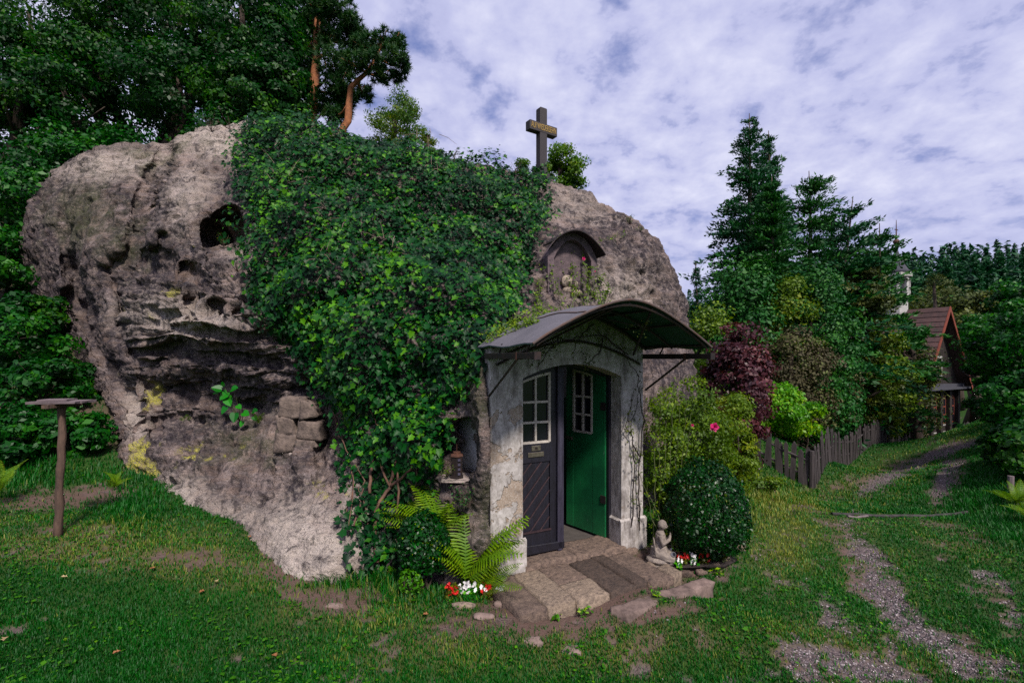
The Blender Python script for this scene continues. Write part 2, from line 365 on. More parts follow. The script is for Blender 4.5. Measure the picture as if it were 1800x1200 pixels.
lump = lump * (.12 + .88 * sstep(.6, 1.8, np.hypot(GP[:, 0] - .8, GP[:, 1] - 4.6)))
z = z + np.where(near, lump, 0)
gr, ba, dr = zones(np.column_stack([GP, z])); z = z - (gr + ba) * .012
nx, ny = len(ax), len(ay); ii = np.arange(nx * ny).reshape(ny, nx)
quad = np.stack([ii[:-1, :-1].ravel(), ii[:-1, 1:].ravel(), ii[1:, 1:].ravel(), ii[1:, :-1].ravel()], -1)
colr = np.column_stack([gr, ba, dr, np.ones(len(gr))])
m, t, p = base_mat('ground_soil_and_turf'); v = t.coord(); at = t.new('ShaderNodeAttribute', attribute_name='zone'); sp = t.new('ShaderNodeSeparateColor')
t.l.new(at.outputs['Color'], sp.inputs[0]); n1 = t.noise(v, 3, 5); n2 = t.noise(v, 40, 4, .7); n3 = t.noise(v, 130, 3, .7)
turf = t.mix(n2, (0.012, 0.040, 0.006), (0.035, 0.085, 0.014)); turf = t.mix(t.math('MULTIPLY', sp.outputs[2], .8), turf, t.mix(n2, (0.06, 0.05, 0.02), (0.15, 0.125, 0.055)))
soil = t.mix(t.ramp(n3, [(.35, 0.), (.65, 1.)]), (0.055, 0.036, 0.030), (0.21, 0.14, 0.115)); soil = t.mix(t.ramp(n3, [(.45, 0.), (.6, 1.)]), soil, t.mix(1., soil, (.6, .55, .55), 'MULTIPLY'))
vor = t.new('ShaderNodeTexVoronoi'); t.put(vor.inputs['Vector'], v); vor.inputs['Scale'].default_value = 42
stn = t.mix(vor.outputs['Color'], (0.045, 0.038, 0.045), (0.20, 0.16, 0.165))
gcol = t.mix(sp.outputs[1], turf, soil); gcol = t.mix(sp.outputs[0], gcol, t.mix(.75, soil, stn))
t.put(p.inputs['Base Color'], gcol); p.inputs['Roughness'].default_value = .95; p.inputs['Specular IOR Level'].default_value = .15
t.put(p.inputs['Normal'], t.bump(t.math('ADD', t.math('MULTIPLY', n2, 1.0), t.math('MULTIPLY', t.math('MULTIPLY', vor.outputs['Distance'], sp.outputs[0]), -1.5)), .9, .02))
link('ground', raw_mesh('ground', np.column_stack([GP, z]), quad, m, {'zone': colr}, True), kind='structure')
from mathutils.bvhtree import BVHTree
def zsurf(x, y):
    i = np.clip(np.searchsorted(ax, x) - 1, 0, nx - 2); j = np.clip(np.searchsorted(ay, y) - 1, 0, ny - 2)
    fx = (x - ax[i]) / (ax[i + 1] - ax[i]); fy = (y - ay[j]) / (ay[j + 1] - ay[j]); Z = z.reshape(ny, nx)
    return (Z[j, i] * (1 - fx) + Z[j, i + 1] * fx) * (1 - fy) + (Z[j + 1, i] * (1 - fx) + Z[j + 1, i + 1] * fx) * fy
def gs(px, Y):
    x = (px - 900) / F0 * Y; return Vector((x, Y, float(zsurf(np.array([x]), np.array([Y]))[0])))
def pyground(px, py, lo=2.5, hi=60):
    """world point where the sight line through px,py meets the terrain"""
    Ys = np.linspace(lo, hi, 3000); x = (px - 900) / F0 * Ys; zz_ = EYE - (py - HZ) / F0 * Ys; d = zz_ - zsurf(x, Ys)
    k = np.argmax(d < 0); return Vector((x[k], Ys[k], zsurf(x[k:k + 1], Ys[k:k + 1])[0]))

# ------------------------------------------------------------------ porch frame (facade coordinates)
O = np.array([-0.21, 4.70, 0.0]); DD = np.array([.8944, .4472, 0]); NN = np.array([.4472, -.8944, 0]); WID = 1.917
def FP(s, t, z_): q = O + DD * s + NN * t; return (q[0], q[1], z_)
def toF(P): r = P - O; return r @ DD, r @ NN

# ------------------------------------------------------------------ the boulder
OUT = [(45, 400), (52, 350), (88, 302), (140, 272), (200, 257), (250, 250), (290, 247), (330, 228), (400, 219), (500, 220), (600, 238), (700, 264), (800, 288), (900, 304),
       (950, 314), (1000, 330), (1060, 358), (1100, 380), (1150, 420), (1183, 465), (1198, 510), (1210, 550), (1220, 600), (1224, 680), (1226, 800), (1228, 930), (1150, 1010), (1000, 1060),
       (860, 1090), (700, 1110), (560, 1100), (430, 1060), (330, 990), (210, 930), (186, 830), (190, 770), (184, 715), (160, 672), (112, 622), (76, 562), (50, 490)]
FC = [(200, 850, 6.7), (300, 900, 6.0), (430, 960, 5.2), (520, 1020, 4.55), (620, 1010, 4.6), (700, 1000, 4.8), (860, 1000, 4.68), (430, 1050, 4.6), (300, 960, 5.6), (860, 1090, 4.68), (600, 1090, 4.5),
      (60, 450, 8.6), (150, 450, 8.2), (130, 300, 8.9), (225, 480, 7.7), (200, 300, 8.5), (270, 300, 8.0), (300, 560, 6.6), (300, 640, 6.85), (330, 720, 7.05), (300, 800, 6.6), (200, 700, 7.3), (120, 600, 8.2), (230, 600, 7.1),
      (350, 260, 7.9), (330, 380, 7.1), (450, 240, 7.8), (400, 450, 6.6), (400, 560, 6.2), (420, 640, 6.5), (450, 720, 6.6), (480, 790, 6.15), (450, 880, 5.6), (550, 740, 6.1), (560, 850, 5.4), (380, 850, 6.0),
      (600, 300, 7.0), (600, 400, 6.4), (600, 500, 6.0), (600, 650, 5.8), (600, 900, 5.0), (680, 800, 5.15), (680, 900, 5.0),
      (760, 300, 7.2), (760, 500, 6.0), (760, 700, 5.3), (760, 850, 5.0), (940, 340, 7.7), (930, 450, 6.8), (900, 560, 6.0), (850, 650, 4.66), (850, 760, 4.56), (850, 850, 4.54), (855, 950, 4.56), (852, 700, 4.60), (845, 620, 4.75), (815, 650, 4.95), (760, 800, 4.95), (815, 900, 4.78), (865, 600, 4.95),
      (1000, 350, 7.9), (1060, 400, 7.4), (1000, 450, 6.8), (1050, 550, 6.4), (1130, 480, 7.1), (1180, 560, 7.4), (1150, 650, 6.8), (1200, 800, 7.2), (1000, 700, 6.2), (1000, 950, 6.2), (1100, 900, 6.6)]
Ff = rbf_fit([(a, b) for a, b, _ in FC], np.array([c for *_, c in FC]), 25)
CX, CY = 640.0, 660.0
oa = np.array(OUT, float); oan = np.unwrap(np.arctan2(oa[:, 1] - CY, oa[:, 0] - CX)); orr = np.hypot(oa[:, 0] - CX, oa[:, 1] - CY)
NPH, NTF, NTB = 1150, 330, 40
phi = np.linspace(0, 2 * np.pi, NPH, endpoint=False)
o_s = np.argsort(np.mod(oan, 2 * np.pi)); aa = np.mod(oan, 2 * np.pi)[o_s]; rr = orr[o_s]
rad = np.interp(phi, np.concatenate([aa - 2 * np.pi, aa, aa + 2 * np.pi]), np.tile(rr, 3))
k = np.ones(9) / 9; rad = np.convolve(np.concatenate([rad[-4:], rad, rad[:4]]), k, 'valid')
th = np.linspace(0.004, np.pi / 2, NTF); TH, PH = np.meshgrid(th, phi, indexing='ij'); RD = rad[None, :] * np.sin(TH)
PX = CX + RD * np.cos(PH); PY = CY + RD * np.sin(PH)
Bul = 1.7 * sstep(0.35, -0.35, np.sin(PH)) + 1.2 * sstep(.85, 1, np.cos(PH)) * sstep(-.3, .3, np.sin(PH))
Bul = np.clip(Bul, .12, 1.8)
Yd = Ff(PX, PY) + Bul * (1 - np.cos(TH))
def dent(cx_, cy_, rx, ry, depth, ang=0, pw=2.0):
    a = R(ang); dx = PX - cx_; dy = PY - cy_; u = dx * math.cos(a) + dy * math.sin(a); v_ = -dx * math.sin(a) + dy * math.cos(a)
    return depth * np.exp(-((u / rx) ** 2 + (v_ / ry) ** 2) ** pw)
def groove(pts, wd, depth):
    best = np.full(PX.shape, 1e9)
    for (x1, y1), (x2, y2) in zip(pts[:-1], pts[1:]):
        L2 = (x2 - x1) ** 2 + (y2 - y1) ** 2; tt = np.clip(((PX - x1) * (x2 - x1) + (PY - y1) * (y2 - y1)) / L2, 0, 1)
        best = np.minimum(best, (PX - x1 - tt * (x2 - x1)) ** 2 + (PY - y1 - tt * (y2 - y1)) ** 2)
    return depth * np.exp(-best / wd ** 2)
warp = fbm(np.stack([PX / 60, PY / 60, PX * 0], -1), 77, 3) * 14
PXo, PYo = PX, PY; PX = PX + warp; PY = PY + warp * .7
D = 0
for a in [(392, 400, 36, 36, .75, 20, 3), (415, 425, 30, 30, .5, 0, 2), (378, 412, 20, 16, .35, 0, 3), (258, 360, 10, 22, .35, 15, 2), (278, 462, 26, 28, .42, 0, 2.5), (248, 455, 10, 22, .3, 10, 2),
          (338, 490, 13, 22, .4, -10, 2.5), (335, 526, 15, 13, .35, 0, 2.5), (228, 485, 8, 14, .25, 0, 2), (320, 475, 8, 12, .25, 0, 2), (140, 520, 22, 70, .5, -18, 2), (120, 400, 12, 40, .22, -12, 1.5),
          (375, 540, 10, 9, .2, 0, 2), (412, 545, 10, 8, .2, 0, 2), (290, 425, 10, 14, .2, 0, 2), (440, 715, 60, 36, .35, 0, 2), (585, 790, 32, 60, .5, 5, 2.5), (550, 700, 60, 40, .25, 0, 2),
          (799, 790, 34, 52, .55, 0, 4), (350, 690, 90, 25, .3, 5, 1.5), (330, 610, 110, 10, .12, 4, 1.5), (400, 585, 90, 8, .10, 8, 1.5), (480, 800, 4, 60, .05, 0, 1.5), (330, 740, 60, 15, .18, 0, 1.5),
          (1002, 492, 42, 72, .34, 0, 5), (303, 400, 12, 18, .15, 0, 2)]:
    D = D + dent(*a)
D = D + groove([(295, 262), (262, 300), (240, 350), (238, 400), (228, 450), (205, 480), (210, 560), (230, 620)], 13, .42)
D = D + groove([(100, 400), (125, 470), (150, 560), (185, 640)], 9, .22) + groove([(155, 570), (200, 650), (225, 720)], 12, .2)
D = D + groove([(220, 520), (235, 600), (270, 700), (275, 760)], 8, .15) + groove([(240, 560), (400, 600), (520, 600)], 6, .14) + groove([(230, 610), (330, 625), (480, 640)], 5, .12)
D = D + groove([(250, 540), (330, 556), (440, 560)], 6, .12) + groove([(300, 660), (420, 668), (560, 690)], 5, .1)
D = D - dent(330, 570, 110, 18, .16, 3, 1.5) - dent(520, 960, 120, 60, .12, 25, 1.5) - dent(330, 600, 90, 8, .1, 3, 1.5) - dent(300, 350, 40, 70, .18, 15, 1.5)
Yd = Yd + D; PX, PY = PXo, PYo
front = px2w(PX, PY, Yd)
rim = front[-1]; Q = np.array([-2.2, 9.6, 1.6])
tb = np.linspace(np.pi / 2, np.pi * .985, NTB + 1)[1:]
back = Q + (rim - Q)[None] * np.sin(tb)[:, None, None] + np.array([0, 3.4, 0]) * (-np.cos(tb))[:, None, None]
G = np.concatenate([front, back], 0); NT_ = G.shape[0]
def normals(G):
    du = np.roll(G, -1, 1) - np.roll(G, 1, 1); dv = np.gradient(G, axis=0); n_ = np.cross(dv, du); return n_ / (np.linalg.norm(n_, axis=-1, keepdims=True) + 1e-12)
N = normals(G)
if (N[NTF // 2, :, 1]).mean() > 0: N = -N
for _ in range(3): N = (N + np.roll(N, 1, 1) + np.roll(N, -1, 1)); N[1:-1] = (N[1:-1] + N[2:] + N[:-2]); N /= np.linalg.norm(N, axis=-1, keepdims=True)
gx_, gy_ = w2px(G); gpy = gy_
nA = fbm(G * .8, 1, 4); nB = ridged(G * 2.0, 11, 4); nC = fbm(G * 8.5, 21, 4, .6)
wp = fbm(G * 1.4, 31, 3) * .35
strat = ridged(np.stack([G[..., 0] * .55 + wp, G[..., 1] * .55, G[..., 2] * 6.8 + wp * 3], -1), 51, 5)
smask = np.exp(-((gy_ - 610) / 130) ** 4) * sstep(600, 420, gx_) * sstep(180, 260, gx_) + .10
wr = worley(np.stack([G[..., 0] * 3.1 + nC * .25, G[..., 1] * 3.1, G[..., 2] * 3.6 + nA], -1), 61)
wr2 = worley(G * 8.0 + nC[..., None] * .3, 64)
pm = sstep(-.05, .35, fbm(G * .9, 71, 3) + .12)
chis = ridged(np.stack([G[..., 0] * 5 + G[..., 2] * 4, G[..., 1] * 4, (G[..., 2] - G[..., 0]) * 1.6], -1), 81, 3)
cmask = sstep(930, 990, gx_) * sstep(320, 420, gy_)
nE = fbm(G * 24.0, 25, 3, .6)
pore = sstep(.42, .0, worley(G * 15 + nC[..., None] * .5, 66))
disp = nA * .17 + (nB - .5) * .10 + nC * .046 + nE * .016 - pore * pm * .045 + (strat - .5) * .17 * smask - (np.abs(vnoise(G * 3.3, 401)) < .07) * .0 + np.abs(fbm(G * 4.5, 411, 3)) * -.06 * (1 - .5 * sstep(.3, 1., smask)) - sstep(.36, .08, wr) * .15 * pm - sstep(.38, .08, wr2) * .045 * pm + (chis - .5) * .028 * cmask * sstep(1.45, 1.15, np.concatenate([TH, np.full((NTB, NPH), 1.57)]))
lowm = sstep(830, 930, gy_) * sstep(700, 600, gx_); disp = disp * (1 - .5 * lowm) + lowm * .02 * ridged(np.stack([G[..., 0] * 4 - G[..., 2] * 6, G[..., 1] * 4, G[..., 2] * 9 + G[..., 0] * 4], -1), 91, 3)
pmask = sstep(855, 880, gx_) * sstep(560, 600, gy_) * sstep(1240, 1190, gx_); disp = disp * (1 - .7 * pmask) * (1 - .7 * np.exp(-((gx_ - 852) / 30) ** 4 - ((gy_ - 780) / 240) ** 4))
G = G + N * disp[..., None]
# cut away what would fill the porch and the room behind it
s_, t_ = toF(G); room = (s_ > -.02) & (s_ < WID + .02) & (t_ > -2.6) & (G[..., 2] < 2.62 - .5 * ((s_ - .96) / .96) ** 2)
lim = np.where(room & (t_ > -.38), 1, 0)
vid = np.arange(NT_ * NPH).reshape(NT_, NPH); vn = np.roll(vid, -1, 1)
rq = np.stack([vid[:-1].ravel(), vn[:-1].ravel(), vn[1:].ravel(), vid[1:].ravel()], -1)
kill = room.ravel()[rq].any(1); rq = rq[~kill]
# masks: R yellow lichen, G dark crust, B pale fresh sandstone, A moss
fx, fy = gx_, gy_; nl = fbm(G * 5, 101, 4); nl2 = fbm(G * 1.6, 105, 4); nl3 = fbm(G * 12, 107, 3)
isf = np.zeros(G.shape[:2]); isf[:NTF] = 1
lich = blobs(fx, fy, [(240, 800, 22, 42, 0, 1.), (262, 690, 16, 25, 10, .85), (560, 860, 26, 22, 0, .75), (545, 760, 25, 22, 0, .5), (600, 880, 20, 40, 20, .6), (300, 512, 25, 12, 0, .6), (330, 790, 110, 22, 0, .5), (255, 580, 12, 60, 0, .35), (330, 535, 40, 12, 0, .35), (235, 830, 30, 25, 0, .9)])
lich = np.clip((lich + nl * .55 + nl3 * .35 - .48) * 4, 0, 1) * isf
pale = blobs(fx, fy, [(540, 960, 110, 90, 30, 1.), (300, 870, 80, 45, 0, .8), (230, 720, 24, 60, 0, .8), (400, 900, 120, 40, 10, .6), (310, 560, 120, 45, 5, .75), (420, 240, 150, 40, 0, .9), (200, 290, 130, 30, -10, .75), (330, 340, 50, 80, 20, .6), (430, 440, 40, 30, 0, .6), (520, 1010, 80, 40, 20, 1), (620, 930, 40, 80, 0, .9),
                      (1090, 520, 80, 70, 0, .65), (1020, 360, 70, 30, 20, .5), (480, 720, 30, 20, 0, .4)])
pale = np.clip(pale + nl * .35 + nl2 * .3, 0, 1)
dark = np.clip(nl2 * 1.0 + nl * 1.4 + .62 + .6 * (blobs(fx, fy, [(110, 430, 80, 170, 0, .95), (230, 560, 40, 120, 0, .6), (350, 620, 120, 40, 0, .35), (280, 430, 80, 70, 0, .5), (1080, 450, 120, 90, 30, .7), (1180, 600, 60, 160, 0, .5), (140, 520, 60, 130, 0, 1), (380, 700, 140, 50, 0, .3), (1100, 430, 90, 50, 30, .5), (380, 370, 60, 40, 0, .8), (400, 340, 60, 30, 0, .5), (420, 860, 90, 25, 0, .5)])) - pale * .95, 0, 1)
moss = np.clip(blobs(fx, fy, [(150, 380, 80, 70, 0, .7), (220, 430, 60, 60, 0, .5), (830, 700, 40, 90, 0, .8), (460, 770, 130, 40, 0, .6), (850, 900, 60, 120, 0, .5), (250, 265, 40, 12, 0, .8), (300, 270, 60, 14, -30, .8), (420, 800, 100, 30, 0, .5)]) + nl * .5 - .22, 0, 1)
rc = np.stack([lich, dark, pale, moss], -1).reshape(-1, 4)
m, t, p = base_mat('weathered_sandstone'); v = t.coord(); at = t.new('ShaderNodeAttribute', attribute_name='rock'); sp = t.new('ShaderNodeSeparateColor'); t.l.new(at.outputs['Color'], sp.inputs[0])
n1 = t.noise(v, 2.2, 6, .6, .3); n2 = t.noise(v, 14, 6, .68); n3 = t.noise(v, 55, 5, .7)
vs = t.coord((1.5, 1.5, 9.0)); ns = t.noise(vs, 2.0, 5, .6, .5)
c = t.mix(t.ramp(n1, [(.38, 0.), (.60, 1.)]), (0.095, 0.074, 0.074), (0.33, 0.26, 0.245))
c = t.mix(t.math('MULTIPLY', t.ramp(ns, [(.42, 0.), (.6, 1.)]), .35), c, (0.30, 0.19, 0.13))
pl_ = t.math('MULTIPLY', sp.outputs[2], t.ramp(n3, [(.38, .5), (.52, 1.)]))
c = t.mix(t.math('MULTIPLY', pl_, .95), c, t.mix(n2, (0.42, 0.34, 0.29), (0.84, 0.74, 0.66)))
nst = t.noise(t.coord((1.2, 1.2, 4.0)), 3.2, 6, .66, .8)
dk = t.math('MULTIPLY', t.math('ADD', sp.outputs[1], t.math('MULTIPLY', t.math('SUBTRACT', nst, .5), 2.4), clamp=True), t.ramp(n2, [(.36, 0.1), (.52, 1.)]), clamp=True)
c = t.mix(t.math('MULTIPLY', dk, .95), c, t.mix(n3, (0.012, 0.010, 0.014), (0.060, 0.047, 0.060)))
c = t.mix(t.ramp(n2, [(.56, 0.), (.66, .65)]), c, t.mix(1., c, (.35, .32, .34), 'MULTIPLY'))
n4 = t.noise(v, 120, 3, .7)
c = t.mix(t.math('MULTIPLY', t.ramp(n4, [(.55, 0.), (.62, 1.)]), .35), c, (0.03, 0.024, 0.024))
stk = t.noise(t.coord((5, 5, .7)), 1.6, 6, .65, .6)
c = t.mix(t.math('MULTIPLY', t.ramp(stk, [(.54, 0.), (.64, 1.)]), .75), c, (0.028, 0.023, 0.028))
c = t.mix(t.math('MULTIPLY', t.ramp(n3, [(.54, 0.), (.62, 1.)]), .65), c, (0.045, 0.036, 0.036))
c = t.mix(t.math('MULTIPLY', t.ramp(n3, [(.3, 1.), (.42, 0.)]), .45), c, (0.60, 0.55, 0.56))
c = t.mix(t.math('MULTIPLY', at.outputs['Alpha'], t.ramp(n3, [(.38, .2), (.56, .9)])), c, (0.085, 0.10, 0.030))
c = t.mix(t.math('MULTIPLY', sp.outputs[0], t.ramp(n3, [(.42, .0), (.54, .9)])), c, t.mix(n2, (0.42, 0.38, 0.035), (0.60, 0.56, 0.12)))
t.put(p.inputs['Base Color'], c); p.inputs['Roughness'].default_value = .93; p.inputs['Specular IOR Level'].default_value = .2
hh = t.math('ADD', t.math('MULTIPLY', n2, 1.4), t.math('ADD', t.math('ADD', t.math('MULTIPLY', n3, .8), t.math('MULTIPLY', n4, .12)), t.math('MULTIPLY', ns, .6)))
t.put(p.inputs['Normal'], t.bump(hh, 1.0, .04))
M['rock'] = m
rock = thing('sandstone_boulder', (-2.2, 6.5, 0), 'huge weathered sandstone boulder half covered in ivy, with a chapel porch built into it', 'boulder')
RV = G.reshape(-1, 3)
link('rock_body', raw_mesh('rock_body', RV - np.array(rock.location), rq, m, {'rock': rc}, True), rock)
# geometry arrays reused for planting
fc = RV[rq].mean(1); e1 = RV[rq[:, 1]] - RV[rq[:, 0]]; e2 = RV[rq[:, 3]] - RV[rq[:, 0]]; fn = np.cross(e2, e1); fa = np.linalg.norm(fn, axis=1); fn /= fa[:, None] + 1e-12
if (fn * N.reshape(-1, 3)[rq[:, 0]]).sum(1).mean() < 0: fn = -fn
fpx, fpy = w2px(fc); ffront = rq[:, 0] < NTF * NPH
bvh = BVHTree.FromPolygons(RV[:].tolist(), rq[ffront & True].tolist())
def hit(px, py, default=6.0):
    d = W(px, py, 1.0) - Vector((0, 0, EYE)); h = bvh.ray_cast(Vector((0, 0, EYE)), d.normalized())
    return (h[0], h[1] if h[1].y < 0 else -h[1]) if h[0] is not None else (W(px, py, default), Vector((0, -1, 0)))

# carved and walled-in stones let into the rock face
M['stone'] = plain('grey_sandstone_blocks', (0.24, 0.18, 0.15), .9, (0.06, 0.045, 0.042), 9, bump=.9, bd=.02)
M['stone_pale'] = plain('pale_sandstone', (0.46, 0.38, 0.35), .9, (0.24, 0.19, 0.17), 10, bump=.9, bd=.015)
def rough_stone(mb, poly, fn, t0, t1, seed, tint=.5, res=.035, amp=.02):
    """irregular block: outline in (s,z), top face gridded and roughened"""
    xs = [a for a, b in poly]; ys = [b for a, b in poly]; nxx = max(3, int((max(xs) - min(xs)) / res)); nyy = max(3, int((max(ys) - min(ys)) / res))
    # bilinear patch between 4 corners
    c = [np.array(q) for q in poly]; vs = []; fs = []
    for j in range(nyy + 1):
        for i in range(nxx + 1):
            u, v_ = i / nxx, j / nyy; q = (c[0] * (1 - u) + c[1] * u) * (1 - v_) + (c[3] * (1 - u) + c[2] * u) * v_
            ed = min(u * nxx, (1 - u) * nxx, v_ * nyy, (1 - v_) * nyy); dp_ = .010 * math.exp(-ed * 1.3)
            nn = float(fbm(np.array([[q[0] * 9 + seed, q[1] * 9, seed * 1.7]]), 3, 3)[0]); jx = float(vnoise(np.array([[q[0] * 12, q[1] * 12 + seed, 3.3]]), 8)[0]) * .012
            n5 = float(fbm(np.array([[q[0] * 30 + seed, q[1] * 30, seed * 1.7]]), 13, 2)[0]); vs.append(fn(q[0] + jx, t1 - dp_ + nn * amp + n5 * .006, q[1] + jx))
    nb = len(vs); top = [(j * (nxx + 1) + i, j * (nxx + 1) + i + 1, (j + 1) * (nxx + 1) + i + 1, (j + 1) * (nxx + 1) + i) for j in range(nyy) for i in range(nxx)]
    ring = [i for i in range(nxx + 1)] + [j * (nxx + 1) + nxx for j in range(1, nyy + 1)] + [nyy * (nxx + 1) + i for i in range(nxx - 1, -1, -1)] + [j * (nxx + 1) for j in range(nyy - 1, 0, -1)]
    vv = list(vs)
    def lowpt(ri):
        j, i = divmod(ri, nxx + 1); u, v_ = i / nxx, j / nyy; q = (c[0] * (1 - u) + c[1] * u) * (1 - v_) + (c[3] * (1 - u) + c[2] * u) * v_
        nn = float(vnoise(np.array([[q[0] * 14, q[1] * 14, seed + 5.]]), 8)[0]) * .012; return q, nn
    for lv in (.55, 0.0):
        for ri in ring:
            q, nn = lowpt(ri); vv.append(fn(q[0] + nn, t0 + (t1 - t0) * lv, q[1] + nn))
    n_ = len(ring); sides = []
    for k_ in range(n_):
        k2 = (k_ + 1) % n_; sides.append((ring[k_], nb + k_, nb + k2, ring[k2])); sides.append((nb + k_, nb + n_ + k_, nb + n_ + k2, nb + k2))
    mb.add(vv, top + sides, tint); return mb
def rockface_fn(px, py):
    hp, hn = hit(px, py); hn = Vector((hn.x * .6, hn.y, 0)).normalized(); ux = Vector((-hn.y, hn.x, 0)).normalized()
    if ux.x < 0: ux = -ux
    return (lambda a, t_, b: tuple(hp + ux * a + hn * t_ + Vector((0, 0, b)))), hp
ffn, hp = rockface_fn(520, 770); sc_ = hp.y / F0
for k_, (x0, y0, x1, y1, dx_) in enumerate([(492, 698, 530, 730, 6), (532, 706, 560, 735, -4), (486, 733, 518, 762, 0), (521, 738, 566, 770, 3), (482, 765, 520, 795, 4), (523, 773, 560, 788, 0), (500, 797, 545, 828, 5)]):
    mb = MB(); q = [((x0 - 520) * sc_, (770 - y1) * sc_), ((x1 - 520) * sc_, (770 - y1) * sc_), ((x1 + dx_ - 520) * sc_, (770 - y0) * sc_), ((x0 + dx_ - 520) * sc_, (770 - y0) * sc_)]; q = [(a_ + random.uniform(-5, 5) * sc_, b_ + random.uniform(-5, 5) * sc_) for a_, b_ in q]
    rough_stone(mb, q, ffn, -.16, random.uniform(.025, .055), k_ * 3.1, random.random(), .03, .018); mb.build('stone', M['stone_pale'] if k_ == 6 else M['stone'], rock, True)

# ------------------------------------------------------------------ porch
def ztop(s): u = (s - .958) / .99; return 2.20 + .39 * (1 - abs(u) ** 1.75)
sc0, hw0 = .98, .6235
def zarch(s): return 1.90 + .14 * (1 - ((s - sc0) / hw0) ** 2)
porch = thing('plastered_porch', FP(.958, 0, 0), 'whitewashed porch with peeling plaster, arched doorway and dark curved metal canopy, set into the boulder', 'porch')
# plaster
m, t, p = base_mat('peeling_limewash'); v = t.coord(); pe = t.attr('peel'); n1 = t.noise(v, 3.4, 6, .62, .6); n2 = t.noise(v, 18, 6, .7); n3 = t.noise(v, 70, 4, .7); n4 = t.noise(v, 1.4, 4)
f = t.math('SUBTRACT', t.math('ADD', pe, t.math('MULTIPLY', t.math('SUBTRACT', n1, .5), 1.5)), .5); edge = t.ramp(f, [(.49, 0.), (.51, 1.)])
nb_ = t.new('ShaderNodeMath', operation='ADD'); 
pl = t.mix(t.ramp(n2, [(.35, 0.), (.65, 1.)]), (0.30, 0.27, 0.25), (0.52, 0.48, 0.47)); pl = t.mix(t.ramp(n4, [(.5, 0.), (.7, .5)]), pl, (0.33, 0.31, 0.30))
pl = t.mix(t.ramp(t.noise(t.coord((3, 3, .8)), 4, 5, .7), [(.47, 0.), (.66, .85)]), pl, (0.14, 0.12, 0.115))
pl = t.mix(t.ramp(t.noise(v, 9, 5, .7, 1.2), [(.58, 0.), (.64, .7)]), pl, (0.20, 0.165, 0.14))
under = t.mix(n2, (0.15, 0.11, 0.085), (0.42, 0.33, 0.26)); under = t.mix(t.ramp(n3, [(.5, 0.), (.62, .6)]), under, (0.50, 0.45, 0.42)); under = t.mix(t.ramp(n1, [(.62, 0.), (.72, .8)]), under, (0.08, 0.06, 0.05))
t.put(p.inputs['Base Color'], t.mix(edge, pl, under)); p.inputs['Roughness'].default_value = .9; p.inputs['Specular IOR Level'].default_value = .2
t.put(p.inputs['Normal'], t.bump(t.math('SUBTRACT', t.math('ADD', t.math('MULTIPLY', n2, .3), t.math('MULTIPLY', n3, .15)), t.math('MULTIPLY', edge, 1.0)), .9, .014)); M['plaster'] = m
def gridsurf(fnn, nu, nv, V, Fc, A, peelf, amp=.006, seed=0):
    b = sum(len(x) for x in V); U, Vv = np.meshgrid(np.linspace(0, 1, nu), np.linspace(0, 1, nv)); pts = np.array([fnn(u, v_) for u, v_ in zip(U.ravel(), Vv.ravel())])
    s__, t__ = toF(pts); pts = pts + np.outer(fbm(pts * 7, 201, 3) * amp, NN)
    V.append(pts); A.append(peelf(s__, pts[:, 2])); id_ = np.arange(nu * nv).reshape(nv, nu) + b
    Fc.append(np.stack([id_[:-1, :-1].ravel(), id_[:-1, 1:].ravel(), id_[1:, 1:].ravel(), id_[1:, :-1].ravel()], -1))
def peelf(s, z_): return np.clip(.50 * sstep(.42, .33, s) * sstep(1.70, 1.55, z_) * sstep(.1, .45, z_) + .46 * sstep(.42, .33, s) + .14 + .18 * sstep(1.55, 1.62, s) * sstep(1.2, 1.8, z_), 0, 1)
V, Fc, A = [], [], []
s0, s1 = .357, 1.604; zb = -.16; DEP = -.36
gridsurf(lambda u, v_: FP(u * s0, 0, zb + v_ * (ztop(u * s0) - zb)), 22, 90, V, Fc, A, peelf)
gridsurf(lambda u, v_: FP(s1 + u * (WID - s1), 0, zb + v_ * (ztop(s1 + u * (WID - s1)) - zb)), 18, 90, V, Fc, A, peelf)
gridsurf(lambda u, v_: FP(s0 + u * (s1 - s0), 0, zarch(s0 + u * (s1 - s0)) * (1 - v_) + v_ * ztop(s0 + u * (s1 - s0))), 50, 26, V, Fc, A, peelf)
gridsurf(lambda u, v_: FP(s1, DEP * u, zb + v_ * (zarch(s1) - zb)), 14, 80, V, Fc, A, peelf, 0)
gridsurf(lambda u, v_: FP(s0, DEP * u, zb + v_ * (zarch(s0) - zb)), 14, 80, V, Fc, A, peelf, 0)
gridsurf(lambda u, v_: FP(s0 + v_ * (s1 - s0), DEP * u, zarch(s0 + v_ * (s1 - s0))), 10, 40, V, Fc, A, peelf, 0)
gridsurf(lambda u, v_: FP(0, DEP * u, zb + v_ * (ztop(0) - zb)), 10, 60, V, Fc, A, peelf, 0)
gridsurf(lambda u, v_: FP(WID, DEP * u, zb + v_ * (ztop(WID) - zb)), 10, 60, V, Fc, A, peelf, 0)
gridsurf(lambda u, v_: FP(v_ * WID, DEP * u, ztop(v_ * WID)), 6, 40, V, Fc, A, peelf, 0)
Vp = np.concatenate(V) - np.array(porch.location)
link('porch_wall', raw_mesh('porch_wall', Vp, Fc, M['plaster'], {'peel': np.concatenate(A)}), porch)
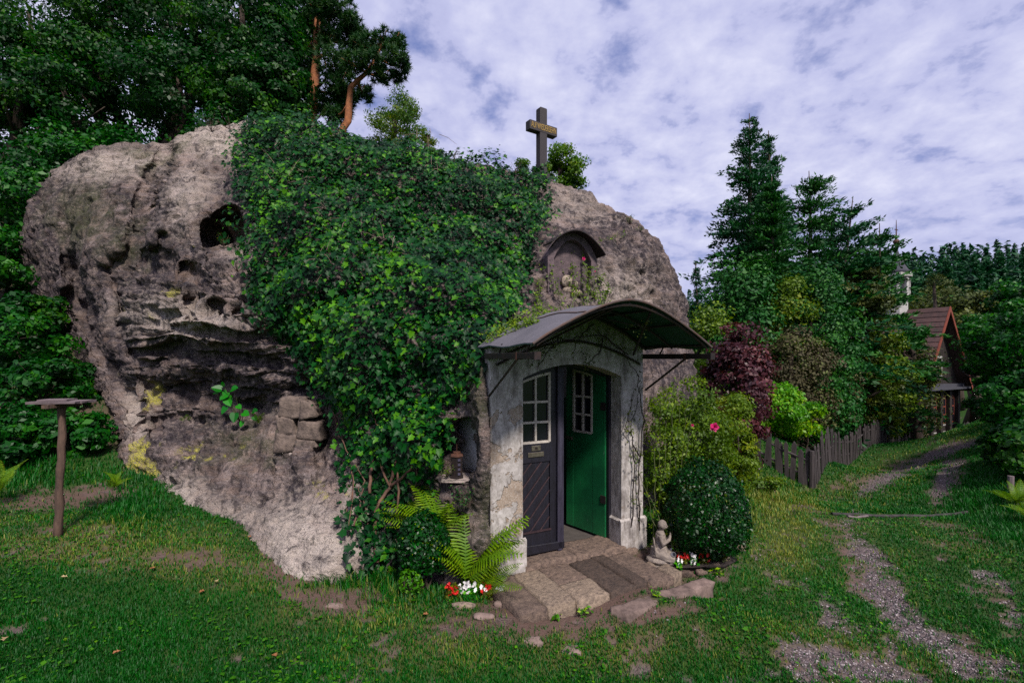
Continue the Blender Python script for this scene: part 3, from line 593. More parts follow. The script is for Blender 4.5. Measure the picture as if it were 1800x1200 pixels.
def plinth(sa, sb, t_in):
    V, Fc, A = [], [], []; e = .03; zt = .30; pf = lambda s, z_: np.clip(.30 + .25 * (z_ > .2) + .0 * s, 0, 1)
    gridsurf(lambda u, v_: FP(sa - e + u * (sb - sa + 2 * e), e, -.17 + v_ * (zt + .15)), 12, 14, V, Fc, A, pf)
    gridsurf(lambda u, v_: FP(sa - e + u * (sb - sa + 2 * e), e * (1 - v_), zt - .02 + v_ * .02), 12, 3, V, Fc, A, pf, 0)
    for ss, inn in ((sa - e, 1), (sb + e, -1)):
        gridsurf(lambda u, v_: FP(ss, e - u * (e - t_in), -.17 + v_ * (zt + .15)), 10, 14, V, Fc, A, pf, 0)
        gridsurf(lambda u, v_: FP(ss + inn * e * v_, e - u * (e - t_in) - e * v_ * (1 - u), zt - .02 + .02 * v_), 10, 3, V, Fc, A, pf, 0)
    link('plinth', raw_mesh('plinth', np.concatenate(V) - np.array(porch.location), Fc, M['plaster'], {'peel': np.concatenate(A)}), porch)
plinth(0, s0, -.2); plinth(s1, WID, -.2)
# room behind
M['inner_white'] = plain('grimy_white_inner_plaster', (0.5, 0.5, 0.52), .9); M['inner_green'] = plain('green_painted_dado', (0.02, 0.12, 0.07), .7)
M['floor_dark'] = plain('dark_stone_floor', (0.10, 0.085, 0.08), .8)
mb = MB(); ra, rb_, rd = .08, 1.84, -2.5
def fbox(mb, a0, a1, t0, t1, z0, z1, tint=.5): return mb.hexa([FP(a0, t1, z0), FP(a1, t1, z0), FP(a1, t0, z0), FP(a0, t0, z0), FP(a0, t1, z1), FP(a1, t1, z1), FP(a1, t0, z1), FP(a0, t0, z1)], tint)
fbox(mb, ra - .06, ra, rd, DEP, 0, 2.2); fbox(mb, rb_, rb_ + .06, rd, DEP, 0, 2.2); fbox(mb, ra - .06, rb_ + .06, rd - .06, rd, 0, 2.2); fbox(mb, ra - .06, rb_ + .06, rd - .06, DEP, 2.2, 2.26)
mb.build('inner_wall', M['inner_white'], porch)
mb = MB(); fbox(mb, ra - .06, rb_ + .06, rd - .06, DEP + .02, -.06, 0.0); mb.build('inner_floor', M['floor_dark'], porch)
mb = MB(); fbox(mb, ra, ra + .012, rd + .02, DEP - .02, .0, 1.55); fbox(mb, ra + .012, rb_ - .012, rd, rd + .012, 0, 1.55); fbox(mb, rb_ - .012, rb_, rd + .02, DEP - .02, 0, 1.55); mb.build('dado', M['inner_green'], porch)
# small back window seen through the gap
m, t, p = base_mat('glowing_back_window'); t.put(p.inputs['Base Color'], (.6, .6, .7)); p.inputs['Emission Color'].default_value = (.72, .72, .9, 1); p.inputs['Emission Strength'].default_value = .9; M['glow_pane'] = m  # pane glows by its own emission, standing in for daylight from outside
M['white_wood'] = plain('yellowed_white_paint', (0.66, 0.60, 0.54), .6, (0.40, 0.34, 0.30), 30, bump=.4)
mb = MB(); fbox(mb, .5, 1.15, rd + .012, rd + .02, 1.78, 2.16); bw = mb.build('back_window', M['glow_pane'], porch)
mb = MB(); [fbox(mb, a, a + .035, rd + .02, rd + .045, 1.76, 2.18) for a in (.5, .72, .93, 1.13)]; fbox(mb, .5, 1.165, rd + .02, rd + .04, 1.74, 1.775); mb.build('window_frame', M['white_wood'], bw)

# doors
M['door_dark'] = plain('black_blue_door_paint', (0.014, 0.013, 0.024), .5, (0.006, 0.005, 0.009), 24, bump=.8, bd=.006, stretch=(1, 1, .25), spec=.5)
M['door_post'] = plain('worn_violet_grey_door_post', (0.05, 0.045, 0.075), .6, (0.015, 0.012, 0.024), 18, bump=.8, bd=.006, stretch=(1, 1, .2))
M['door_trim'] = plain('brown_door_moulding', (0.055, 0.028, 0.032), .6, (0.02, 0.012, 0.018), 30, bump=.6)
m, t, p = base_mat('bottle_green_door_paint'); v = t.coord(); n1 = t.noise(v, 2.2, 4); n2 = t.noise(v, 120, 3, .8); sc2 = t.noise(t.coord((40, 40, 4), rot=(0, .6, 0)), 1.5, 3, .5)
c = t.mix(t.ramp(n2, [(.35, 0.), (.65, 1.)]), (0.003, 0.075, 0.022), (0.012, 0.20, 0.065)); c = t.mix(t.ramp(n1, [(.4, 0.), (.62, .7)]), c, (0.003, 0.045, 0.02)); c = t.mix(t.ramp(sc2, [(.71, 0.), (.73, .5)]), c, (.2, .33, .3))
t.put(p.inputs['Base Color'], c); p.inputs['Roughness'].default_value = .42; t.put(p.inputs['Normal'], t.bump(n2, .15, .002)); M['door_green'] = m
m, t, p = base_mat('old_window_glass'); t.put(p.inputs['Base Color'], (.010, .010, .016)); p.inputs['Roughness'].default_value = .08; p.inputs['Specular IOR Level'].default_value = .55
t.put(p.inputs['Normal'], t.bump(t.noise(t.coord(), 5, 2), .25, .01)); M['glass'] = m
M['brass'] = plain('tarnished_brass', (0.34, 0.30, 0.24), .4, (0.16, 0.13, 0.10), 30, metal=.8)
def leaf_fn(mode):
    if mode == 'L': return lambda u, t_, z_: FP(s0 - .02 + u, -.215 + t_, z_)
    H = np.array(FP(s1 - .01, -.235, 0)); a = R(77); dr_ = -DD * math.cos(a) - NN * math.sin(a); nr = DD * math.sin(a) * -1 + NN * math.cos(a)
    return lambda u, t_, z_: tuple(H + dr_ * (.62 - u) + nr * t_ + np.array([0, 0, z_]))
def door(mode, name, face, post, label):
    fn_ = leaf_fn(mode); wl = .60 if mode == 'L' else .62
    zt = (lambda u: zarch(s0 - .02 + u) + .0) if mode == 'L' else (lambda u: zarch(s1 - .01 - (.62 - u)))
    dm = MB()
    def bx(u0, u1, t0, t1, z0, z1, mbb): return mbb.prism([(u0, z0), (u1, z0), (u1, z1), (u0, z1)], fn_, t0, t1, random.random())
    gz0 = 1.21; st = .085; w0, w1 = st, wl - (.16 if mode == 'L' else .12)
    if mode == 'R': w0, w1 = .12, .43
    arc = [i / 10 for i in range(11)]
    # stiles, rails as one frame with arched head
    dm.prism([(0, .03), (w0, .03), (w0, zt(w0) - .0), (0, zt(0))], fn_, 0, .045); dm.prism([(w1, .03), (wl, .03), (wl, zt(wl)), (w1, zt(w1))], fn_, 0, .045)
    hd = [(w0 + (w1 - w0) * k_, zt(w0 + (w1 - w0) * k_) - .07) for k_ in arc] + [(w0 + (w1 - w0) * k_, zt(w0 + (w1 - w0) * k_)) for k_ in arc[::-1]]
    dm.prism(hd, fn_, 0, .045)
    if mode == 'L':
        bx(w0, w1, 0, .045, 1.0, gz0 - .0, dm); bx(w0, w1, 0, .045, .03, .27, dm)
    else: bx(w0, w1, .002, .043, .03, gz0, dm)
    lf = dm.build(name, face, porch, bevel=.004, label=label)
    # glazing
    gm = MB(); m2 = (w0 + w1) / 2 - (.0 if mode == 'L' else 0); rows = [gz0, gz0 + .215, gz0 + .43, None]
    for ci, (a0, a1) in enumerate(((w0, m2), (m2, w1))):
        for ri in range(3):
            pn = MB(); zlo = rows[ri] + .014; a0_, a1_ = a0 + .012, a1 - .012
            if ri < 2: poly = [(a0_, zlo), (a1_, zlo), (a1_, rows[ri + 1] - .012), (a0_, rows[ri + 1] - .012)]
            else: poly = [(a0_, zlo), (a1_, zlo)] + [(a1_ + (a0_ - a1_) * k_ / 4, zt(a1_ + (a0_ - a1_) * k_ / 4) - .085) for k_ in range(5)]
            pn.prism(poly, fn_, .018, .024); pn.build('pane', M['glass'], lf)
    fr = MB(); fz = .052
    bx(w0 - .005, w0 + .022, .03, fz, gz0, zt(w0) - .075, fr); bx(w1 - .022, w1 + .005, .03, fz, gz0, zt(w1) - .075, fr); bx(m2 - .012, m2 + .012, .026, fz - .002, gz0 + .01, zt(m2) - .075, fr)
    for zz_ in (gz0 + .003, gz0 + .215, gz0 + .43): bx(w0 + .01, w1 - .01, .028, fz - .004, zz_ - .012, zz_ + .012, fr)
    hd = [(w0 + (w1 - w0) * k_, zt(w0 + (w1 - w0) * k_) - .095) for k_ in arc] + [(w0 + (w1 - w0) * k_, zt(w0 + (w1 - w0) * k_) - .068) for k_ in arc[::-1]]
    fr.prism(hd, fn_, .031, fz + .001); fr.build('glazing_bar', M['white_wood'], lf)
    return lf, fn_, w0, w1
lf, fn_, w0, w1 = door('L', 'door_leaf', M['door_dark'], M['door_post'], 'closed dark left door leaf with diagonal boards and six panes')
bk = MB(); bk.prism([(w0, .25), (w1, .25), (w1, 1.02), (w0, 1.02)], fn_, .004, .018); bk.build('backing_board', M['door_dark'], lf)
def clip(poly, a, b, c, keep):   # half-plane a*x+b*y+c >=0
    out = []
    for i in range(len(poly)):
        p1, p2 = poly[i], poly[(i + 1) % len(poly)]; d1 = (a * p1[0] + b * p1[1] + c) * keep; d2 = (a * p2[0] + b * p2[1] + c) * keep
        if d1 >= 0: out.append(p1)
        if d1 * d2 < 0: tt = d1 / (d1 - d2); out.append((p1[0] + (p2[0] - p1[0]) * tt, p1[1] + (p2[1] - p1[1]) * tt))
    return out
panel = [(w0 + .005, .275), (w1 - .005, .275), (w1 - .005, .995), (w0 + .005, .995)]
# diagonal boards rise to the right: lines z - 1.15*u = k
ks = np.arange(.275 - 1.15 * w1, 1.0 - 1.15 * w0, .142)
for k_ in ks:
    poly = clip(clip(panel, -1.15, 1, -k_, 1), -1.15, 1, -(k_ + .118), -1)
    if len(poly) > 2: b_ = MB(); b_.prism(poly, fn_, .018, .034, random.random()); b_.build('board', M['door_dark'], lf, bevel=.004)
    poly = clip(clip(panel, -1.15, 1, -(k_ + .120), 1), -1.15, 1, -(k_ + .140), -1)
    if len(poly) > 2: b_ = MB(); b_.prism(poly, fn_, .018, .042, random.random()); b_.build('moulding', M['door_trim'], lf, bevel=.003)
b_ = MB(); b_.prism([(w0 - .01, .262), (w1 + .01, .262), (w1 + .01, .282), (w0 - .01, .282)], fn_, .045, .055); b_.build('moulding', M['door_trim'], lf)
b_ = MB(); b_.prism([(.02, .05), (.60, .05), (.60, .13), (.02, .15)], fn_, .046, .085); b_.build('weather_board', M['door_dark'], lf, bevel=.006)
b_ = MB(); b_.prism([(.515, .03), (.575, .03), (.575, 2.03), (.515, 2.03)], fn_, .046, .085); b_.prism([(.575, .06), (.61, .06), (.61, 2.03), (.575, 2.03)], fn_, .02, .06); b_.build('meeting_post', M['door_post'], lf, bevel=.01)
b_ = MB(); b_.prism([(.17, 1.06), (.36, 1.06), (.36, 1.11), (.17, 1.11)], fn_, .046, .054); b_.build('letter_plate', M['brass'], lf, bevel=.003)
b_ = MB(); b_.prism([(.21, 1.125), (.32, 1.125), (.32, 1.18), (.21, 1.18)], fn_, .046, .053); b_.build('lock_plate', M['brass'], lf, bevel=.003)
b_ = MB(); b_.prism([(.25, 1.14), (.28, 1.14), (.28, 1.165), (.25, 1.165)], fn_, .053, .056); b_.build('keyhole', M['iron'], lf)
lf2, fn2, _, _ = door('R', 'door_leaf', M['door_green'], M['door_green'], 'bottle green right door leaf standing open inwards')
b_ = MB(); b_.prism([(.0, 1.10), (.12, 1.10), (.12, 1.135), (.0, 1.135)], fn2, .046, .075); b_.build('door_latch', M['brass'], lf2, bevel=.003)
b_ = MB()
for a0 in (.42, 1.5): b_ = MB(); b_.prism([(.56, a0), (.63, a0), (.63, a0 + .09), (.56, a0 + .09)], fn2, .044, .055); b_.build('hinge', M['iron'], lf2)
fr = MB(); arc = [i / 14 for i in range(15)]
fr.prism([(s1 - .035, .0), (s1 - .002, 0), (s1 - .002, zarch(s1)), (s1 - .035, zarch(s1 - .035))], FP, -.28, -.18)
ap = [(s0 + (s1 - s0) * k_, zarch(s0 + (s1 - s0) * k_) - .03) for k_ in arc] + [(s0 + (s1 - s0) * k_, zarch(s0 + (s1 - s0) * k_) + .01) for k_ in arc[::-1]]
fr.prism(ap, FP, -.285, -.222); fr.build('door_frame', M['door_dark'], porch)

# canopy
m, t, p = base_mat('canopy_sheet'); geo = t.new('ShaderNodeNewGeometry'); v = t.coord(); n = t.noise(v, 5, 6, .7); n2 = t.noise(t.coord((3, 3, 3)), 30, 4, .8)
topc = t.mix(n, (0.06, 0.058, 0.070), (0.15, 0.14, 0.16)); topc = t.mix(t.ramp(n2, [(.55, 0.), (.68, .5)]), topc, (.3, .27, .3)); c = t.mix(t.attr('tint'), t.mix(n, (0.006, 0.040, 0.028), (0.014, 0.085, 0.058)), topc)
t.put(p.inputs['Base Color'], c); p.inputs['Roughness'].default_value = .75; p.inputs['Specular IOR Level'].default_value = .3; t.put(p.inputs['Normal'], t.bump(n2, .3, .004)); M['sheet'] = m
cm = MB(); nS, T0, T1, th_ = 36, -.22, .93, .012
def zc(s, t_): return ztop(s) + .015 + .012 * math.sin(t_ * 9 + s * 5) * (t_ > .2)
def soff(s, t_): return s + .012 * math.sin(t_ * 5)
for top_ in (1, 0):
    vs = [FP(-.045 + (WID + .09) * i / nS, T0 + (T1 - T0) * j / 8, zc(-.045 + (WID + .09) * i / nS, j / 8) + (th_ if top_ else 0)) for j in range(9) for i in range(nS + 1)]
    cm.add(vs, [(j * (nS + 1) + i, j * (nS + 1) + i + 1, (j + 1) * (nS + 1) + i + 1, (j + 1) * (nS + 1) + i) for j in range(8) for i in range(nS)], 1.0 if top_ else 0.0)
b0 = len(cm.v); n1_ = (nS + 1) * 9
ringi = [i for i in range(nS + 1)] + [j * (nS + 1) + nS for j in range(1, 9)] + [8 * (nS + 1) + i for i in range(nS - 1, -1, -1)] + [j * (nS + 1) for j in range(7, 0, -1)]
cm.f += [(a_, b_, b_ + n1_, a_ + n1_) for a_, b_ in zip(ringi, ringi[1:] + ringi[:1])]
off = Vector(porch.location); me = bpy.data.meshes.new('canopy'); me.from_pydata([(v_[0] - off.x, v_[1] - off.y, v_[2] - off.z) for v_ in cm.v], [], cm.f)
at = me.attributes.new('tint', 'FLOAT', 'POINT'); at.data.foreach_set('value', cm.t); me.materials.append(M['sheet']); canopy = link('canopy', me, porch)
M['seam'] = plain('rusting_seam', (0.09, 0.075, 0.075), .8, (0.10, 0.05, 0.035), 14)
for ss in (.47, .95, 1.45):
    q = MB(); q.tube([FP(ss, T0 + (T1 - T0) * j / 8, zc(ss, j / 8) + th_ + .004) for j in range(9)], .008, 5); q.build('seam', M['seam'], canopy)
q = MB(); q.tube([FP(-.045 + (WID + .09) * i / 30, T1, zc(-.045 + (WID + .09) * i / 30, 1.) + th_ / 2) for i in range(31)], .011, 6); q.build('front_edge', M['seam'], canopy)
def rib(tt, drop, r_, a=0., b=WID, ex=1.):
    q = MB(); q.tube([FP(a + (b - a) * i / 24, tt, 2.16 + (ztop(a + (b - a) * i / 24) - 2.16) * ex - drop) for i in range(25)], r_, 6); q.build('rib', M['iron'], canopy)
rib(.90, .012, .014); rib(.45, .012, .012); rib(.05, .02, .014); rib(.02, .20, .013, .06, WID - .06, .75)
for ss in (.02, .35, .70, .958, 1.22, 1.56, WID - .02):
    q = MB(); q.tube([FP(ss, -.0, ztop(ss) - .01), FP(ss, .91, ztop(ss) - .006)], .011, 6); q.build('purlin', M['iron'], canopy)
for ss, s2 in ((.15, .70), (1.75, 1.22)):
    q = MB(); q.tube([FP(ss, .03, 2.14), FP(s2, .88, ztop(s2) - .03)], .013, 6); q.build('strut', M['iron'], canopy)
q = MB(); q.tube([FP(.35, .03, 2.02 + .14), FP(.80, .88, ztop(.8) - .03)], .010, 6); q.build('strut', M['iron'], canopy)
for ss in (-.02, WID + .02):
    q = MB(); fbox(q, ss - .025, ss + .025, -.05, .93, 2.095, 2.15); rl = q.build('side_rail', M['iron'], canopy, bevel=.004)
    q = MB(); fbox(q, ss - .030, ss + .030, .93, .965, 2.09, 2.155); q.build('end_cap', M['iron'], rl)
    for tt in (.25, .78): q = MB(); q.tube([FP(ss, tt, 2.15), FP(ss, tt + .06, ztop(max(0, min(WID, ss))) + .01)], .010, 6); q.build('hanger', M['iron'], canopy)
    q = MB(); fbox(q, ss - .028, ss + .028, .62, .645, 2.09, 2.155); q.build('rusty_clip', M['rust'], rl)
    q = MB(); q.tube([FP(ss, .62, 2.10), FP(ss, .02, 1.74)], .012, 6); q.build('brace', M['iron'], canopy)

# stone steps
steps = thing('stone_steps', FP(.9, .4, -.15), 'worn sandstone step blocks and threshold slab in front of the porch door', 'steps')
topfn = lambda a, t_, b: FP(a, b, t_)
def top_block(poly, z0, z1, mat, seed, par, name='stone', amp=.008, res=.024):
    b = MB(); rough_stone(b, poly, topfn, z0, z1, seed, random.random(), res, amp)
    return b.build(name, mat, par, True)
M['step'] = plain('warm_worn_sandstone', (0.25, 0.175, 0.135), .9, (0.06, 0.042, 0.038), 26, bump=1, bd=.018)
M['step2'] = plain('yellowish_worn_sandstone', (0.36, 0.27, 0.20), .9, (0.10, 0.075, 0.062), 28, bump=1, bd=.018)
M['step3'] = plain('dark_brown_worn_stone', (0.13, 0.088, 0.068), .9, (0.035, 0.026, 0.024), 28, bump=1, bd=.018)
jt = [-.03, .24, .52, .66, .90, 1.13, 1.34, 1.62]
mt = ['step', 'step2', 'step', 'step2', 'step3', 'step3', 'step', 'step2']
blk = [(-.06, .20, .04, .76, 'step'), (.205, .50, .06, .75, 'step2'), (.51, .86, .42, .775, 'step2'), (.51, .84, .05, .41, 'step'), (.865, 1.15, .06, .77, 'step3'), (1.155, 1.30, .08, .76, 'step3'), (1.305, 1.60, .10, .78, 'step'), (1.31, 1.78, -.02, .09, 'step')]
for i, (a0, a1, b0_, b1_, mm) in enumerate(blk):
    j = lambda: random.uniform(-.008, .008)
    top_block([(a0 + j(), b0_ + j()), (a1 + j(), b0_ + j()), (a1 + j(), b1_ + j()), (a0 + j(), b1_ + j())], -.26, -.012 + random.uniform(-.012, .008), M[mm], i * 2.3, steps)
top_block([(s0 - .01, -.34), (.98, -.34), (.97, .045), (s0 + .01, .04)], -.2, .030, M['step'], 31, steps, 'threshold_slab'); top_block([(.985, -.34), (s1 + .01, -.34), (s1 - .0, .07), (.975, .05)], -.2, .026, M['step'], 33, steps, 'threshold_slab')
top_block([(1.62, .52), (1.80, .50), (1.79, .72), (1.63, .74)], -.26, -.03, M['step2'], 37, steps)
slab = thing('paving_slab', FP(1.2, 1.05, -.15), 'flat pinkish slab lying in the grass just below the stone steps', 'stone slab')
M['slab'] = plain('pinkish_slab', (0.27, 0.19, 0.165), .9, (0.10, 0.07, 0.062), 9, bump=.7, bd=.01)
top_block([(.74, .92), (1.60, .88), (1.63, 1.03), (.78, 1.09)], -.24, -.050, M['slab'], 41, slab, 'slab', .006); top_block([(1.61, .88), (1.92, .86), (1.94, .98), (1.64, 1.02)], -.24, -.052, M['slab'], 43, slab, 'slab', .006)
for i, (a, b, w_, h_, lb) in enumerate([(935, 1125, .17, .10, 'small pale stone sunk in the lawn, left one of two below the steps'), (1003, 1142, .16, .11, 'small pale stone sunk in the lawn, right one of two below the steps'), (590, 1065, .16, .07, 'flat pinkish stone in the worn turf at the foot of the boulder')]):
    g_ = pyground(a, b); b_ = MB(); rough_stone(b_, [(-w_ / 2, -h_ / 2), (w_ / 2, -h_ / 2), (w_ / 2 - .02, h_ / 2), (-w_ / 2 + .02, h_ / 2)], lambda x, t_, y: (g_.x + x, g_.y + y, g_.z + t_), -.05, .018, i * 5., .3, .02, .008)
    props(b_.build('stepping_stone', M['slab'], None, True), lb, 'stone')

# ------------------------------------------------------------------ foliage helpers
def unit(v): return v / (np.linalg.norm(v, axis=-1, keepdims=True) + 1e-9)
def leaves(P, Nrm, size, asp=.55, fold=.15, up=.0, jit=.6, szj=.35):
    """rhombic folded leaves: P (n,3) at leaf base"""
    n = len(P); nn = unit(Nrm + rng.normal(0, jit, (n, 3)) + np.array([0, 0, up])); a = unit(np.cross(nn, rng.normal(0, 1, (n, 3)))); b = np.cross(nn, a)
    s = (size * np.clip(1 + rng.normal(0, szj, n), .35, 2))[:, None]
    V = np.stack([P - a * s * .5, P + b * s * asp * .5 + nn * s * fold, P + a * s * .5, P - b * s * asp * .5 + nn * s * fold], 1).reshape(-1, 3)
    return V, np.arange(4 * n).reshape(n, 4)
def cloud_pts(c, r, nblob, nleaf, blob=.38, fill=.55, seed=0):
    """points in clumps filling an ellipsoid; returns pts, outward dirs, clump tint"""
    c = np.array(c, float); r = np.array(r, float)
    d = unit(rng.normal(0, 1, (nblob, 3))); rad_ = rng.uniform(fill, 1, nblob) ** .7; bc = c + d * rad_[:, None] * r * .86
    br = blob * r.mean() * rng.uniform(.55, 1.25, nblob); k_ = rng.integers(0, nblob, nleaf)
    dd = unit(rng.normal(0, 1, (nleaf, 3))) ; P = bc[k_] + dd * (br[k_] * rng.uniform(.45, 1.05, nleaf))[:, None] * np.array([1.15, 1.15, .75])
    bt = rng.uniform(0, .55, nblob)[k_]
    return P, unit(unit((P - c) / r) + dd), bt
def fol_obj(name, parent, mat, V, Fq, tint, **kw):
    off = np.array(root_loc(parent)) if parent is not None else 0
    return link(name, raw_mesh(name, V - off, Fq, mat, {'tint': np.repeat(tint, len(V) // len(tint))}), parent, **kw)
def limbs(mb, base, top, r0, n, spread, rnd):
    base, top = Vector(base), Vector(top)
    pts = [base.lerp(top, i / 5) + Vector((rnd.uniform(-1, 1), rnd.uniform(-1, 1), 0)) * .05 * (top - base).length * (i > 0) for i in range(6)]
    mb.tube(pts, [r0 * (1 - i * .16) for i in range(6)], 8)
    for k_ in range(n):
        f_ = rnd.uniform(.25, .95); s_0 = base.lerp(top, f_); a = rnd.uniform(0, 6.28); L = spread * rnd.uniform(.5, 1) * (1.1 - f_ * .4)
        e = s_0 + Vector((math.cos(a) * L, math.sin(a) * L, L * rnd.uniform(.3, .9))); md = s_0.lerp(e, .5) + Vector((0, 0, -.08 * L))
        mb.tube([s_0, md, e], [r0 * .42 * (1.1 - f_), r0 * .28 * (1.1 - f_), r0 * .06], 5)
def broadleaf(name, label, cat, px, py, Y, rpx, rpy, mat, nleaf, size, nblob=26, base_py=None, group=None, rd=1.0, blob=.38, fill=.5, trunk=True, base=None, bark=None, shift=0, up=.3, low=True):
    c = px2w(px, py, Y); r = (rpx / F0 * Y, rd * (rpx + rpy) / 2 / F0 * Y, rpy / F0 * Y)
    bx_ = c[0] + shift; zb_ = gz(bx_, Y)
    if low and (cat != 'tree' or 'juniper' in name or 'weeping' in name) and c[2] - r[2] > zb_ + .05:
        tp_ = c[2] + r[2]; h2 = (tp_ - zb_) / 2; k2 = h2 / r[2]; c[2] = zb_ + h2; r = (r[0], r[1], h2); nleaf = int(nleaf * min(2.2, k2 ** .8)); nblob = int(nblob * min(2.2, k2))
    root = thing(name, (bx_, Y, zb_), label, cat, group); rnd = random.Random(int(px * 7 + py))
    nleaf = int(nleaf * 1.45); size = size * .78
    P, d, bt = cloud_pts(c, r, nblob, nleaf, blob, fill); keep = P[:, 2] > ground(P[:, 0], P[:, 1]) + .02; keep = keep if keep.sum() > 50 else keep | True; P, d, bt = P[keep], d[keep], bt[keep]
    V, Fq = leaves(P, d, size, .6, .12, up); fol_obj('crown' if cat == 'tree' else 'foliage', root, mat, V, Fq, np.clip(bt + rng.beta(2, 3, len(P)) * .6, 0, 1))
    if trunk:
        mb = MB(); limbs(mb, (bx_, Y, zb_ - .1), (c[0], Y, max(c[2] + r[2] * .4, zb_ + .3)), max(.02, min(.28, .045 * (c[2] + r[2] - zb_))) if cat == 'tree' else .03, 9, r[0] * .8, rnd)
        mb.build('trunk' if cat == 'tree' else 'stem', bark or M['bark'], root, True)
    return root
def conifer(name, label, px, py_top, Y, rpx, mat, nbr=150, nspray=26, size=.16, group=None, base=None, taper=.9, z_low=.12, lean=0., droop=.25, layers=None, irregular=.25, cat='tree', bark=None, nar=.42):
    nspray = int(nspray * 2.1); size = size * .66; nar = nar * .85
    tip = px2w(px, py_top, Y); bx_, by_ = tip[0] - lean, Y; zb_ = gz(bx_, by_); H = tip[2] - zb_; Rr = rpx / F0 * Y
    root = thing(name, (bx_, by_, zb_), label, cat, group); rnd = random.Random(int(px + py_top)); mb = MB()
    tr = [Vector((bx_, by_, zb_ - .1)).lerp(Vector(tip), i / 8) + Vector((rnd.uniform(-.03, .03), rnd.uniform(-.03, .03), 0)) for i in range(9)]
    mb.tube(tr, [max(.012, .022 * H * (1 - i / 8.3)) for i in range(9)], 7)
    f_ = 1 - (1 - z_low) * rng.random(nbr) ** .72 if layers is None else z_low + (1 - z_low) * (rng.integers(0, layers, nbr) + rng.normal(0, .12, nbr)) / layers
    f_ = np.clip(f_, z_low, .995); az = rng.uniform(0, 2 * np.pi, nbr)
    L = Rr * (1 - f_) ** taper * np.clip(1 + rng.normal(0, irregular, nbr), .3, 1.7) + .05 * Rr
    b0 = np.array([bx_, by_, zb_]) + np.outer(f_, tip - np.array([bx_, by_, zb_])); dirs = np.stack([np.cos(az), np.sin(az), np.full(nbr, .15) + rng.normal(0, .12, nbr) + (f_ - .4) * .7], -1)
    tt = rng.random((nbr, nspray)) ** .75; PP = b0[:, None] + dirs[:, None] * (L[:, None] * tt)[..., None]; PP[..., 2] -= droop * L[:, None] * tt ** 2 * (1 - .5 * f_[:, None])
    side = np.stack([-np.sin(az), np.cos(az), az * 0], -1); PP = PP + side[:, None] * (rng.normal(0, .20, tt.shape) * L[:, None] * (1.1 - tt * .7))[..., None] + rng.normal(0, size * .3, PP.shape)
    P = PP.reshape(-1, 3); n_ = len(P); al = unit(np.repeat(dirs, nspray, 0) + rng.normal(0, .55, (n_, 3))); nn = unit(np.cross(al, rng.normal(0, 1, (n_, 3)) + np.array([0, 0, .2]))); bb = np.cross(nn, al)
    s = (size * np.clip(1 + rng.normal(0, .35, n_), .4, 2))[:, None] * np.clip(.55 + np.repeat(L, nspray) / (Rr + 1e-6), .5, 1.2)[:, None]
    V = np.stack([P - al * s * .35, P + bb * s * nar * .5, P + al * s * .65, P - bb * s * nar * .5], 1).reshape(-1, 3)
    tint = np.clip(np.repeat(rng.uniform(0, .5, nbr), nspray) + rng.beta(2, 3, n_) * .6, 0, 1)
    fol_obj('crown', root, mat, V, np.arange(4 * n_).reshape(n_, 4), tint)
    for k_ in range(0, nbr, 4):
        e = b0[k_] + dirs[k_] * L[k_] * .8; e[2] -= droop * L[k_] * .5; mb.tube([b0[k_], (b0[k_] + e) / 2 + np.array([0, 0, .03 * L[k_]]), e], [.010 + .004 * L[k_], .008, .004], 4)
    mb.build('trunk', bark or M['bark'], root, True); return root

# ------------------------------------------------------------------ left hillside: trees and bank
FG = 'broadleaved trees on the hillside behind the boulder'
for a in [(60, 70, 15, 150, 120, 'dark tree at the top left corner with chinks of sky showing through', .3), (190, 40, 14, 130, 120, 'leafy tree second from the left along the hillside top', .3),
          (320, 30, 14.5, 130, 130, 'leafy tree whose crown fills the top above the boulder crest', .3), (440, 60, 13.5, 110, 130, 'bright green tree next to the dark one left of the pines', .3),
          (500, 40, 15, 52, 150, 'dark narrow tree standing directly left of the orange-barked pine', .3), (120, 190, 12.5, 130, 80, 'low leafy tree hanging over the left shoulder of the boulder', .2),
          (300, 165, 13, 120, 80, 'shaded mid-height tree right above the boulder saddle', .2), (430, 175, 12, 90, 60, 'sunlit low tree above the pale boulder crest', .2), (495, 165, 12.5, 48, 80, 'rounded tree touching the left pine', .2), (30, 220, 13.5, 120, 110, 'dark tree at left edge below the corner tree', .3),
          (330, -120, 16, 230, 130, 'tall forest tree whose crown runs out of the top of the frame', .3)]:
    broadleaf('broadleaved_tree', a[5], 'tree', *a[:5], M['beech'], 9000 if a[4] > 100 else 6500, .125, 40, group=FG, blob=.30)
for a in [(380, 205, 11.5, 90, 40, 'low thicket closing the gap above the left crest of the boulder'), (515, 212, 11.5, 50, 26, 'low thicket between boulder crest and left pine'), (200, 120, 13.5, 110, 90, 'dark tree filling the forest behind the left shoulder'), (400, 120, 13.2, 110, 80, 'dense tree in the forest above the boulder crest'), (482, 110, 13.0, 50, 100, 'dense leafy tree beside the left pine trunk'), (30, 130, 12.5, 90, 90, 'dense dark tree at the left edge of the forest'), (290, 90, 16, 150, 120, 'forest tree in the second row behind the crest'), (60, 575, 9.0, 60, 60, 'dark bush hiding the slope left of the boulder flank'), (120, 700, 8.3, 62, 70, 'leafy bush tucked under the lower left overhang of the boulder'), (30, 700, 8.6, 70, 70, 'dense bush at the left edge behind the feeding table top')]:
    broadleaf('broadleaved_tree' if a[1] < 200 else 'bank_bush', a[5], 'tree' if a[1] < 200 else 'bush', *a[:5], M['beech'], 7000, .12, 40, group=FG if a[1] < 200 else 'bushes on the bank left of the boulder', blob=.30)
broadleaf('silvery_shrub', 'pale grey-green shrub just behind the boulder crest', 'shrub', 470, 195, 10.5, 50, 38, M['birch'], 3500, .07, 14, group=None)
